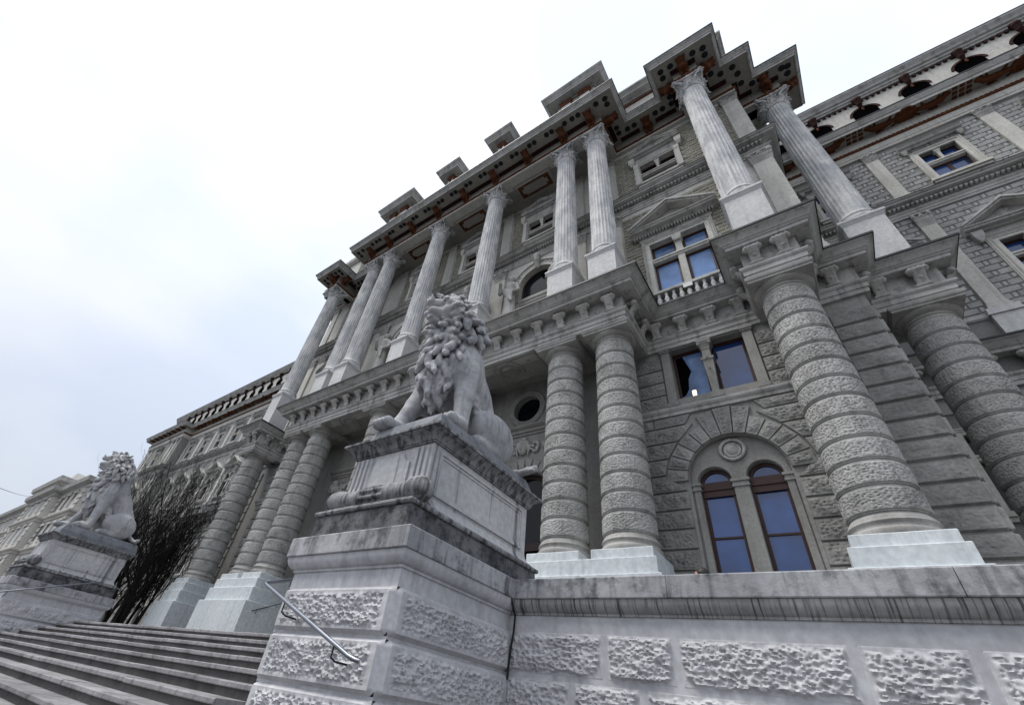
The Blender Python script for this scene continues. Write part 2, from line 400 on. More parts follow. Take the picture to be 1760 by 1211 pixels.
# ------------------------------------------------------------------ sculpting with a distance field
class SDF:
    def __init__(s, lo, hi, h):
        s.lo = np.array(lo, float); s.h = h; s.n = np.ceil((np.array(hi) - s.lo) / h).astype(int) + 1
        s.d = np.full(s.n, 1.0, 'f')
    def block(s, lo, hi):
        a = np.clip(np.floor((np.array(lo) - s.lo) / s.h).astype(int), 0, s.n - 1); b = np.clip(np.ceil((np.array(hi) - s.lo) / s.h).astype(int) + 1, 1, s.n)
        if np.any(b <= a): return None
        g = np.stack(np.meshgrid(*[s.lo[i] + s.h * np.arange(a[i], b[i]) for i in range(3)], indexing='ij'), -1)
        return tuple(slice(a[i], b[i]) for i in range(3)), g
    def merge(s, sl, d, k, cut=False):
        a = s.d[sl]
        if cut:
            if k > 0:
                t = np.clip(.5 - .5 * (a + d) / k, 0, 1); s.d[sl] = a * (1 - t) - d * t + k * t * (1 - t)
            else: s.d[sl] = np.maximum(a, -d)
        elif k > 0:
            t = np.clip(.5 + .5 * (a - d) / k, 0, 1); s.d[sl] = a * (1 - t) + d * t - k * t * (1 - t)
        else: s.d[sl] = np.minimum(a, d)
        return s
    def ell(s, c, r, k=.05, rot=None, cut=False):
        c = np.array(c, float); r = np.array(r, float); m = r.max() + .12 + k
        q = s.block(c - m, c + m)
        if q is None: return s
        sl, g = q; p = g - c
        if rot is not None: p = p @ np.array(rot.to_3x3() if hasattr(rot, 'to_3x3') else rot)
        k0 = np.linalg.norm(p / r, axis=-1); k1 = np.linalg.norm(p / r ** 2, axis=-1)
        return s.merge(sl, k0 * (k0 - 1) / np.maximum(k1, 1e-6), k, cut)
    def cone(s, a, b, ra, rb, k=.03, cut=False):
        a = np.array(a, float); b = np.array(b, float); m = max(ra, rb) + .1 + k
        q = s.block(np.minimum(a, b) - m, np.maximum(a, b) + m)
        if q is None: return s
        sl, g = q; ba = b - a; t = np.clip(((g - a) @ ba) / max(ba @ ba, 1e-9), 0, 1)
        return s.merge(sl, np.linalg.norm(g - a - t[..., None] * ba, axis=-1) - (ra + (rb - ra) * t), k, cut)
    def chain(s, pts, rs, k=.03):
        for i in range(len(pts) - 1): s.cone(pts[i], pts[i + 1], rs[i], rs[i + 1], k)
        return s
    def mesh(s, name, smooth=60, noisef=0, nsc=6):
        if noisef:
            g = np.stack(np.meshgrid(*[s.lo[i] + s.h * np.arange(s.n[i]) for i in range(3)], indexing='ij'), -1)
            near = np.abs(s.d) < .08; s.d[near] += noisef * (vnoise(g[near], nsc, 3) - .5)
        G = vdb.FloatGrid(1.0); G.copyFromArray(np.ascontiguousarray(s.d.astype('f')))
        p, q = G.convertToQuads(isovalue=0.0)
        p = p * s.h + s.lo
        me = bpy.data.meshes.new(name)
        me.vertices.add(len(p)); me.vertices.foreach_set('co', p.astype('f').ravel())
        me.loops.add(len(q) * 4); me.loops.foreach_set('vertex_index', q.astype('i').ravel())
        me.polygons.add(len(q)); me.polygons.foreach_set('loop_start', np.arange(0, len(q) * 4, 4, dtype='i'))
        me.update(calc_edges=True); me.validate()
        return finish(me, smooth)

# ================================================================== SETTING: ground, terrace, garden, stairs
XC = -12.994                     # axis of the courthouse front
mir = lambda x: 2 * XC - x
def structure(o): o['kind'] = 'structure'; return o
structure(obj('ground', MB().add([(-1500, -1500, GROUND), (1500, -1500, GROUND), (1500, 1500, GROUND), (-1500, 1500, GROUND)], [(0, 1, 2, 3)]), 'asphalt'))
structure(obj('terrace', MB().box(-22.6, 14, 5.62, 12.7, GROUND - .1, LAND - .004), 'paving'))
structure(obj('garden', MB().box(-68, -22.65, 5.7, 19.3, GROUND - .1, .30), 'soil'))
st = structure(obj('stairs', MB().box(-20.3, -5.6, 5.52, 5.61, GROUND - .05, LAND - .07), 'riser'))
XS0, XS1 = -20.34, -5.53
for i in range(15):
    ye, zt = 5.46 - .40 * i, LAND - .15 * i
    x0, x1 = (XS0, XS1) if ye > 3.1 else (XS0 - 1.6, XS1 - .02)
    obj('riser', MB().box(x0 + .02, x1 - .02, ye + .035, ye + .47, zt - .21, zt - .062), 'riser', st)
    x = x0
    j = 0
    while x < x1 - .05:
        L = rnd.uniform(1.3, 2.0); xe = min(x + L, x1)
        if x1 - xe < .6: xe = x1
        dz = rnd.uniform(-.004, .003); dy = rnd.uniform(-.006, .006)
        pr = [(ye + dy + .006, zt - .06), (ye + dy, zt - .05), (ye + dy, zt - .012), (ye + dy + .012, zt), (ye + (.47 if i else .7), zt), (ye + (.47 if i else .7), zt - .06)]
        mb = MB(); n = len(pr)
        mb.add([(xx, y, z + dz) for xx in (x + .003, xe - .003) for y, z in pr], [tuple(range(n)), tuple(range(2 * n - 1, n - 1, -1))] + [(k, (k + 1) % n, n + (k + 1) % n, n + k) for k in range(n)])
        obj('stair_slab', mb, 'step', st)
        x = xe

# ================================================================== LION PEDESTALS
OV = [(0, 1.095), (.02, 1.10), (.02, 1.125), (.035, 1.13), (.055, 1.145), (.085, 1.18), (.1, 1.22), (.105, 1.262)]
BAND = [(.0, 1.2645), (.12, 1.2645), (.125, 1.275), (.125, 1.485), (.115, 1.497), (-.3, 1.503)]
def recess_frame(mb, fr, s0, s1, t0, t1, w=.05, d=.02):
    # raised moulding frame: two nested steps
    for a, dd in ((0, d), (w * .55, d * .45)):
        for q in ((s0 + a, s1 - a, t0 + a, t0 + a + w * .5), (s0 + a, s1 - a, t1 - a - w * .5, t1 - a), (s0 + a, s0 + a + w * .5, t0 + a + w * .5, t1 - a - w * .5), (s1 - a - w * .5, s1 - a, t0 + a + w * .5, t1 - a - w * .5)):
            c = [fr(s, t, n) for n in (-.01, dd) for s, t in ((q[0], q[2]), (q[1], q[2]), (q[1], q[3]), (q[0], q[3]))]
            mb.add(c, [(3, 2, 1, 0), (4, 5, 6, 7), (0, 1, 5, 4), (1, 2, 6, 5), (2, 3, 7, 6), (3, 0, 4, 7)])
def pedestal(cx, label, wall_side):
    t = thing('lion_pedestal', label, 'pedestal', (cx, 4.8, GROUND), 'lion pedestals beside the stairs')
    x0, x1, y0, y1 = cx - .94, cx + .94, 3.40, 6.20
    body = obj('pedestal_body', MB().box(x0, x1, y0, y1, GROUND - .05, 1.10), 'ashlar', t)
    faces = [('f', x0, x1, lambda s, z, n: (s, y0 - n, z)), ('r', y0, y1, lambda s, z, n: (x1 + n, s, z)), ('l', y0, y1, lambda s, z, n: (x0 - n, s, z))]
    lev = [.93, .47, .005, -.46, -.925, -1.39]
    for k in range(5):
        for nm, a, b, fr in faces:
            if nm == 'r' and wall_side > 0 or nm == 'l' and wall_side < 0: b = 5.5
            v, f = rough_quad([(a, lev[k + 1] + .012), (b, lev[k + 1] + .012), (b, lev[k] - .012), (a, lev[k] - .012)], fr, .055, .045, .11, .0115 if lev[k] > -.2 and cx > XC else .03, .05, .012, seed=k * 3 + ord(nm) + int(cx * 3), nscale=18, mv=.062)
            obj('stone_block', MB().add(v, f), 'boss', body, smooth=40)
    P = [(x0, y0), (x1, y0), (x1, y1), (x0, y1)]
    obj('ovolo_moulding', MB().sweep(P, OV, True), 'ashlar', t, smooth=40)
    lg = MB().sweep(P, BAND, True); obj('ledge', lg, 'ledge', t)
    obj('granite_course', MB().stack(cx, 4.8, [(.87, 1.48), (.87, 1.785), (.85, 1.80)], 1, 1 + .54), 'granite', t)
    tp = [(x0 + .07, y0 - .01), (x1 - .07, y0 - .01), (x1 - .07, y1 + .02), (x0 + .07, y1 + .02)]
    obj('torus_moulding', MB().sweep(tp, [(-.2, 1.796), (.0, 1.797), (.025, 1.805), (.035, 1.83), (.025, 1.855), (0, 1.865), (-.03, 1.87), (-.05, 1.90), (-.09, 1.93), (-.3, 1.94)], True), 'patina', t, smooth=40)
    dy0, dy1, dx = 3.66, 6.03, .77
    die = obj('die', MB().stack(cx, (dy0 + dy1) / 2, [(dx + .05, 1.90), (dx + .02, 1.95), (dx, 2.02), (dx, 2.745)], 1, 1 + (dy1 - dy0) / 2 - dx), 'die', t)
    for sx in (1, -1):
        mb = MB(); recess_frame(mb, lambda s, z, n: (cx + sx * (dx + n), s, z), dy0 + .14, dy1 - .14, 2.06, 2.66, .07, .03)
        obj('side_panel_frame', mb, 'die', die)
    mb = MB()
    n = 7
    arc = [(cx - .40, 2.06), (cx + .40, 2.06), (cx + .40, 2.52)] + [(cx + .40 - .13 * math.sin(a * PI / 2 / n) - .0, 2.52 + .13 * (1 - math.cos(a * PI / 2 / n))) for a in range(1, n)] + [(cx + .27, 2.65), (cx - .27, 2.65)] + [(cx - .27 - .13 * (1 - math.cos(a * PI / 2 / n)), 2.65 - .13 * math.sin(a * PI / 2 / n)) for a in range(1, n)] + [(cx - .40, 2.52)]
    mb.poly(arc, dy0 - .03, dy0 + .01); obj('front_panel', mb, 'die', die)
    for sx in (-1, 1):
        for k in range(3):
            xx = cx + sx * (.50 + k * .095)
            pts = [(xx, dy0 - .012, 2.70), (xx, dy0 - .015, 2.3), (xx, dy0 - .03, 2.2), (xx, dy0 - .09, 2.10), (xx, dy0 - .16, 2.06)]
            obj('flute', MB().tube(pts, [.026, .026, .028, .03, .03], 6), 'die', die, smooth=40)
    s = SDF((-1.0, -.3, -.25), (1.0, .3, .25), .016)
    for k in range(-14, 15):
        xx = k * .05; r = .115 + .02 * abs(k / 14) ** 2 + (.018 if 4 < abs(k) < 7 else 0)
        s.cone((xx, 0, 0), (xx + .04, 0, 0), r, r, .012)
    for a in range(9):
        an = a * 2 * PI / 9
        s.cone((-.2, .125 * math.cos(an), .125 * math.sin(an)), (.2, .125 * math.cos(an), .125 * math.sin(an)), .028, .028, .004)
    for sx in (-1, 1):
        s.cone((sx * .70, 0, 0), (sx * .78, 0, 0), .165, .165, .01)
        for q in range(26):
            th = q * .5; rr = .15 - q * .0052
            s.ell((sx * .80, rr * math.cos(th), rr * math.sin(th)), (.025, .02, .02), .008)
        s.ell((sx * .8, 0, 0), (.04, .03, .03), .01)
    obj('scroll_roll', s.mesh('scroll_roll'), 'patina', t, (cx, 3.58, 2.045))
    obj('cornice', MB().sweep([(cx - dx, dy0), (cx + dx, dy0), (cx + dx, dy1), (cx - dx, dy1)], [(-.1, 2.735), (.03, 2.735), (.03, 2.755), (.045, 2.76), (.06, 2.80), (.09, 2.845), (.135, 2.875), (.145, 2.88), (.15, 2.895), (.18, 2.90), (.18, 2.935), (.165, 2.94), (.0, 2.962), (-.3, 2.965)], True), 'patina', t, smooth=30)
    return t
pedestal(-4.52, 'stone lion pedestal joined to the long terrace parapet, rough blocks below', 1)
pedestal(mir(-4.52), 'stone lion pedestal in front of the dark bare tree', -1)

# ================================================================== PARAPET WALLS
def parapet(xa, xb, label, panels, cable):
    t = thing('parapet_wall', label, 'wall', ((xa + xb) / 2, 5.75, GROUND))
    core = obj('wall_core', MB().box(xa, xb, 5.5, 6.0, GROUND - .05, 1.10), 'ashlar', t)
    for x0, x1, z0, z1 in panels:
        v, f = rough_quad([(x0, z0), (x1, z0), (x1, z1), (x0, z1)], lambda s, z, n: (s, 5.5 - n, z), .03, .01, .014, .0115 if z1 > .3 and x1 < 3.5 and xa > XC else .04, .05, .01, seed=int(x0 * 11 + z0 * 7), nscale=17, rag=.045)
        obj('stone_block', MB().add(v, f), 'boss', core, smooth=50)
    P = [(xa, 5.5), (xb, 5.5)]
    obj('ovolo_moulding', MB().sweep(P, OV), 'ovolo', t, smooth=40)
    x = xa
    while x < xb - .1:
        L = rnd.uniform(1.9, 2.6); xe = min(x + L, xb)
        obj('coping_stone', MB().sweep([(x + .003, 5.5), (xe - .003, 5.5)], BAND[:-1] + [(-.6, 1.503), (-.6, 1.2645)]), 'ledge', t)
        x = xe
    if cable:
        pts = [(-3.47, 5.36, 1.49), (-3.475, 5.35, 1.25), (-3.46, 5.37, 1.16), (-3.45, 5.42, 1.08), (-3.47, 5.44, .9), (-3.50, 5.44, .7), (-3.515, 5.44, .5), (-3.52, 5.44, .40)]
        obj('cable', MB().tube(pts, .013, 6), 'iron', t)
    return t
pan = []
x = -3.74
for L in (1.40, .70) * 5:
    pan.append((x, x + L, .495, .915)); x += L + .068
x = -3.74
for L in (1.0, .72, 1.35, .7, 1.35, .7, 1.35, .7, 1.35):
    for z in (.03, -.9): pan.append((x, x + L, z, z + .41))
    x += L + .068
x = -3.74
for L in (1.40, .70) * 5:
    pan.append((x, x + L, -.435, -.02)); x += L + .068
parapet(-3.58, 6.8, 'long terrace parapet of rough stone blocks under a streaked coping', [p for p in pan if p[1] < 6.8], True)
parapet(mir(6.8), mir(-3.58), 'terrace parapet running off beside the lion pedestal by the bare tree', [(mir(p[1]), mir(p[0]), p[2], p[3]) for p in pan if p[2] > 0 and p[1] < 6.8][:8], False)

# ================================================================== HAND RAILS
def rail(name, pts, r, br, label, mat='steel'):
    t = thing(name, label, 'handrail', pts[0], None)
    obj('rail_tube', MB().tube(pts, r, 10), mat, t, smooth=60)
    for p, q in br:
        p, q = Vector(p), Vector(q)
        obj('bracket', MB().tube([p, p + Vector((0, 0, -.09)), p + Vector((0, 0, -.115)) + (q - p) * .25, (q.x, q.y, p.z - .12)], .009, 6), 'iron', t)
    return t
def frontrail(f, label):
    X = lambda x: f(x)
    pts = [(X(-5.60), 4.7, 1.50), (X(-5.60), 3.22, .95), (X(-5.585), 3.14, .92), (X(-5.52), 3.12, .895), (X(-3.72), 3.12, .275), (X(-3.62), 3.125, .25), (X(-3.585), 3.15, .245)]
    rail('handrail', pts, .020, [((X(-5.0), 3.12, .70), (X(-5.0), 3.36, .7)), ((X(-3.95), 3.12, .34), (X(-3.95), 3.36, .34)), ((X(-5.60), 4.2, 1.30), (X(-5.44), 4.2, 1.3))], label)
frontrail(lambda x: x, 'bent steel handrail on the lion pedestal joined to the long parapet')
rail('handrail', [(-20.20, 2.75, .84), (-20.20, 2.95, .90), (-20.20, 5.52, 1.86), (-20.24, 5.6, 1.87)], .024, [((-20.2, 3.4, 1.07), (-20.5, 3.4, 1)), ((-20.2, 5.2, 1.73), (-20.5, 5.2, 1.7))], 'straight steel handrail on the lion pedestal in front of the bare tree')
rail('handrail', [(-19.13, 10.62, 2.10), (-19.10, 10.7, 2.13), (-19.10, 12.0, 2.72)], .016, [((-19.1, 10.8, 2.17), (-19.25, 10.8, 2.1)), ((-19.1, 11.6, 2.54), (-19.25, 11.6, 2.5))], 'thin dark handrail fixed to a white painted column plinth', 'iron')

# ================================================================== COURTHOUSE
CH = thing('courthouse', 'huge grey stone courthouse with banded columns below and fluted columns above', 'building', (XC, 12.7, GROUND))
YL, YU, YW = 12.72, 12.90, 19.40
BX = -1.34                                  # axis of the window bay beside the portico
PORCH = [-8.17, XC, mir(-8.17)]
COLS = [(-3.92, 11.32), (-5.75, 11.32), (-10.62, 11.32), (mir(-10.62), 11.32), (mir(-5.75), 11.32), (mir(-3.92), 11.32), (1.13, 11.45), (mir(1.13), 11.45), (4.26, 14.48), (mir(4.26), 14.48)]
def full(right): return [(mir(x), y) for x, y in reversed(right)] + right
def box_of(n, b, m, parent=CH, **k): return obj(n, MB().box(*b), m, parent, **k)

# ---- lower walls
holes = []
for bx in (BX, mir(BX)):
    holes += [arch_loop(bx, 1.22, 1.5, 5.98), rect(bx - 1.12, bx + 1.12, 8.75, 10.82)]
for px in PORCH: holes += [arch_loop(px, 1.25, LAND, 6.0), circ(px, 10.0, .62)]
wall = obj('lower_wall', sheet(mir(2.95), 2.95, LAND, 12.3, YL, .5, holes), 'wall_plain', CH)
box_of('building_core', (mir(2.93), 2.93, 13.24, 45, GROUND - .05, 33.0), 'wall_plain')
for s in (1, -1):
    xa, xb = sorted((2.949, 2.5)) if s > 0 else sorted((mir(2.949), mir(2.5)))
    box_of('corner_wall', (xa, xb, YL + .003, 13.3, GROUND, 12.3), 'wall_plain')

# ---- rock-faced blocks round the arched window, and the corner pier
PZ = .525
rowz = [4.12 + PZ * k for k in range(-6, 8)]
def bay_blocks(bx, fine):
    fr = lambda s, z, n: (s, YL - n, z)
    w0, w1 = bx - 2.35, bx + 2.35
    cell = .024 if fine else .09
    for k, z in enumerate(rowz):
        z0, z1 = max(z, LAND + .02), min(z + PZ, 8.16)
        if z1 - z0 < .2: continue
        for sgn in (-1, 1):
            def inner(zz):
                if zz <= 5.98: return 1.28
                q = 1.84 ** 2 - (zz - 5.98) ** 2
                return max(math.sqrt(q) if q > 0 else 0, .0)
            i0, i1 = inner(z0), inner(z1)
            if z1 > 7.25: i0, i1 = max(i0, 1.05), max(i1, .82)
            edge = (bx - w0) if sgn < 0 else (w1 - bx)
            out = [edge] if edge - max(i0, i1) < 1.3 else ([i0 + .62 + .3 * (k % 2), edge])
            a0, a1 = i0, i1
            for e in out:
                if e - max(a0, a1) < .08: break
                if sgn > 0: c = [(bx + a0 + .012, z0 + .012), (bx + e - .012, z0 + .012), (bx + e - .012, z1 - .012), (bx + a1 + .012, z1 - .012)]
                else: c = [(bx - e + .012, z0 + .012), (bx - a0 - .012, z0 + .012), (bx - a1 - .012, z1 - .012), (bx - e + .012, z1 - .012)]
                v, f = rough_quad(c, fr, .065, .02, .055, cell, .05, .03, seed=k * 7 + sgn, nscale=14, sp=.085)
                obj('stone_block', MB().add(v, f), 'rustic', wall, smooth=45)
                a0 = a1 = e
    n = 13
    for i in range(n):
        a, b = PI * i / n + .004, PI * (i + 1) / n - .004
        mid = (a + b) / 2; r0, r1 = 1.24, 1.80
        if i in (5, 6, 7): r1 = (8.14 - 5.98) / math.sin(mid) if i == 6 else 2.12
        P = lambda r, an: (bx + r * math.cos(an), 5.98 + r * math.sin(an))
        v, f = rough_quad([P(r0, b), P(r0, a), P(r1, a), P(r1, b)], fr, .085, .012, .065, cell, .05, .03, seed=i + 50, nscale=14, sp=.085)
        obj('voussoir', MB().add(v, f), 'rustic', wall, smooth=45)
    for z in (8.5, 9.02, 9.55, 10.07):
        for xa, xb in ((w0, bx - 1.42), (bx + 1.42, w1)):
            v, f = rough_quad([(xa, z), (xb - .01, z), (xb - .01, z + .5), (xa, z + .5)], fr, .065, .02, .055, cell, .05, .03, seed=int(z * 9), nscale=14, sp=.085)
            obj('stone_block', MB().add(v, f), 'rustic', wall, smooth=45)
    obj('sill_band', MB().sweep([(w0 - .2, YL), (w1, YL)], [(-.05, 8.17), (.09, 8.17), (.09, 8.28), (.12, 8.30), (.16, 8.36), (.17, 8.44), (.0, 8.47), (-.05, 8.47)]), 'cornice', wall)
bay_blocks(BX, True)
bay_blocks(mir(BX), False)
for s in (1, -1):
    for k in range(-6, 13):
        z0, z1 = 4.12 + PZ * k, 4.12 + PZ * (k + 1)
        z0 = max(z0, LAND + .25)
        if z1 > 10.86 or z1 - z0 < .2: continue
        xa, xb = (1.95, 2.95) if s > 0 else (mir(2.95), mir(1.95))
        v, f = rough_quad([(xa, z0 + .018), (xb, z0 + .018), (xb, z1 - .018), (xa, z1 - .018)], lambda q, z, n: (q, YL - n, z), .075, .04, .06, .026 if s > 0 else .12, .03, .012, seed=k + 80, nscale=16)
        mb = MB().add(v, f)
        v, f = rough_quad([(YL, z0 + .018), (YL + 1.05, z0 + .018), (YL + 1.05, z1 - .018), (YL, z1 - .018)], (lambda q, z, n: (2.95 + n, q, z)) if s > 0 else (lambda q, z, n: (mir(2.95) - n, q, z)), .075, .04, .06, .06, .016, .02, seed=k + 180, nscale=11)
        mb.add(v, f)
        obj('quoin_block', mb, 'rustic', wall, smooth=45)
    xa, xb = (1.95, 3.06) if s > 0 else (mir(3.06), mir(1.95))
    obj('pier_base', MB().stack((xa + xb) / 2, YL + .45, [(.58, LAND - .02), (.58, LAND + .17), (.54, LAND + .25)], 1, 1), 'wall_plain', wall)

# ---- arched double window
def arch_window():
    y = YL + .16
    outer = arch_loop(0, 1.22, 1.5, 5.98, 24)
    lights = [arch_loop(c, .42, 1.62, 5.94, 14) for c in (-.61, .61)]
    loops = [outer] + lights
    t = tessellate_polygon([[Vector((x, z, 0)) for x, z in L] for L in loops])
    mb = MB().add([(x, y, z) for L in loops for x, z in L], [tuple(q) for q in t])
    for L in lights:
        n = len(L); mb.add([(x, y, z) for x, z in L] + [(x, y + .22, z) for x, z in L], [(i, (i + 1) % n, n + (i + 1) % n, n + i) for i in range(n)])
    T = [('arched_window', mb.mesh('arched_window'), 'wall_plain')]
    for c in (-.61, .61):
        T.append(('archivolt', MB().ring(c, 5.94, .44, .50, y - .05, y + .02, n=16).ring(c, 5.94, .505, .585, y - .03, y + .02, n=16).mesh('archivolt', 30), 'wall_plain'))
    m2 = MB()
    for xa, xb in ((-1.19, -1.02), (-.18, .18), (1.02, 1.19)):
        m2.box(xa + .005, xb - .005, y - .035, y + .05, 1.55, 5.72)
        m2.box(xa - .03, xb + .03, y - .07, y + .1, 5.72, 5.78); m2.box(xa - .015, xb + .015, y - .055, y + .1, 5.784, 5.86); m2.box(xa - .05, xb + .05, y - .09, y + .1, 5.864, 5.935)
    T.append(('mullion', m2.mesh('mullion'), 'wall_plain'))
    s = SDF((-.5, -.2, -.5), (.5, .15, .5), .018)
    for i in range(24):
        a = i * 2 * PI / 24
        s.ell((.30 * math.cos(a), -.05, .30 * math.sin(a)), (.055, .05, .05), .01)
        s.ell((.20 * math.cos(a), -.02, .20 * math.sin(a)), (.035, .03, .035), .01)
    s.ell((0, 0, 0), (.17, .1, .17), .01); s.cone((-.02, .02, .42), (.02, .02, .42), .03, .03, .01)
    me = s.mesh('medallion')
    me.transform(Matrix.Translation((0, y, 6.80)))
    T.append(('medallion', me, 'carved'))
    yf = y + .14
    for c in (-.61, .61):
        w = MB()
        w.ring(c, 5.94, .33, .42, yf, yf + .08, n=16)
        w.box(c - .42, c - .34, yf, yf + .08, 1.62, 5.94).box(c + .34, c + .42, yf, yf + .08, 1.62, 5.94)
        w.box(c - .42, c + .42, yf - .06, yf + .09, 5.74, 5.97).box(c - .42, c + .42, yf - .03, yf + .085, 5.56, 5.735)
        w.box(c - .34, c + .34, yf + .01, yf + .07, 4.44, 4.49)
        w.box(c - .34, c + .34, yf + .005, yf + .075, 1.62, 1.75)
        T.append(('window_frame', w.mesh('window_frame'), 'wood'))
        for za, zb in ((1.75, 4.44), (4.49, 5.56)):
            T.append(('pane', MB().box(c - .34, c + .34, yf + .045, yf + .06, za, zb).mesh('pane'), 'glass_blue'))
        n = 12
        T.append(('fanlight_pane', MB().poly([(c + .33 * math.cos(PI * i / n), 5.94 + .33 * math.sin(PI * i / n)) for i in range(n + 1)], yf + .045, yf + .06).mesh('fanlight_pane'), 'glass_blue'))
    return T
tpl = arch_window()
for bx in (BX, mir(BX)): place(tpl, CH, (bx, 0, 0))

# ---- twin rectangular window above it
def twin_window():
    y = YL
    mb = MB()
    for sx in (-1, 1):
        c = sx * 1.26
        mb.box(c - .135, c + .135, y - .12, y + .3, 8.60, 10.68)
        mb.box(c - .17, c + .17, y - .16, y + .2, 8.47, 8.60); mb.box(c - .17, c + .17, y - .16, y + .2, 10.684, 10.75); mb.box(c - .2, c + .2, y - .19, y + .2, 10.754, 10.85)
    mb.box(-1.12, 1.12, y - .06, y + .34, 8.48, 8.74)
    T = [('twin_window', mb.mesh('twin_window'), 'wall_plain')]
    hp = MB().stack(0, y + .05, [(.2, 8.48), (.2, 8.62), (.15, 8.66), (.15, 8.72), (.10, 8.76), (.105, 9.0), (.155, 9.95), (.19, 9.98), (.19, 10.06), (.13, 10.10), (.12, 10.4), (.14, 10.44), (.14, 10.5), (.17, 10.6), (.22, 10.72), (.22, 10.84)])
    for zz, rr in ((10.02, .05), (9.6, .04)):
        hp.lathe(0, y - .13, [(.0, zz - rr), (rr, zz), (.0, zz + rr)], 8, cap=False)
    for sg in (-1, 1): hp.lathe(sg * .17, y - .12, [(.0, 10.55), (.06, 10.62), (.05, 10.70), (.0, 10.73)], 8, cap=False)
    T.append(('herm_pillar', hp.mesh('herm_pillar'), 'wall_plain'))
    yf = y + .30
    for sx in (-1, 1):
        a, b = sorted((sx * .1, sx * 1.12))
        w = MB().box(a, a + .09, yf, yf + .08, 8.75, 10.82).box(b - .09, b, yf, yf + .08, 8.75, 10.82).box(a + .09, b - .09, yf, yf + .08, 8.75, 8.83).box(a + .09, b - .09, yf, yf + .08, 10.70, 10.82)
        T.append(('window_frame', w.mesh('window_frame'), 'wood'))
        T.append(('pane', MB().box(a + .09, b - .09, yf + .04, yf + .055, 8.83, 10.70).mesh('pane'), 'glass_pale' if sx < 0 else 'glass_blue'))  # left pane's paler colour stands for the sky reflected in it
    T.append(('room_lamp', MB().box(-.72, -.60, yf + .03, yf + .038, 8.95, 9.22).mesh('room_lamp'), 'lamp_glow'))
    T.append(('dark_pane_patch', MB().poly([(-1.03, 10.68), (-.8, 10.68), (-.62, 10.0), (-.75, 9.7), (-.8, 9.3), (-.92, 9.1), (-1.03, 9.05)], yf + .03, yf + .038).mesh('dark_pane_patch'), 'void'))  # irregular black sheet just in front of the left pane
    return T
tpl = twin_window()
for bx in (BX, mir(BX)): place(tpl, CH, (bx, 0, 0))

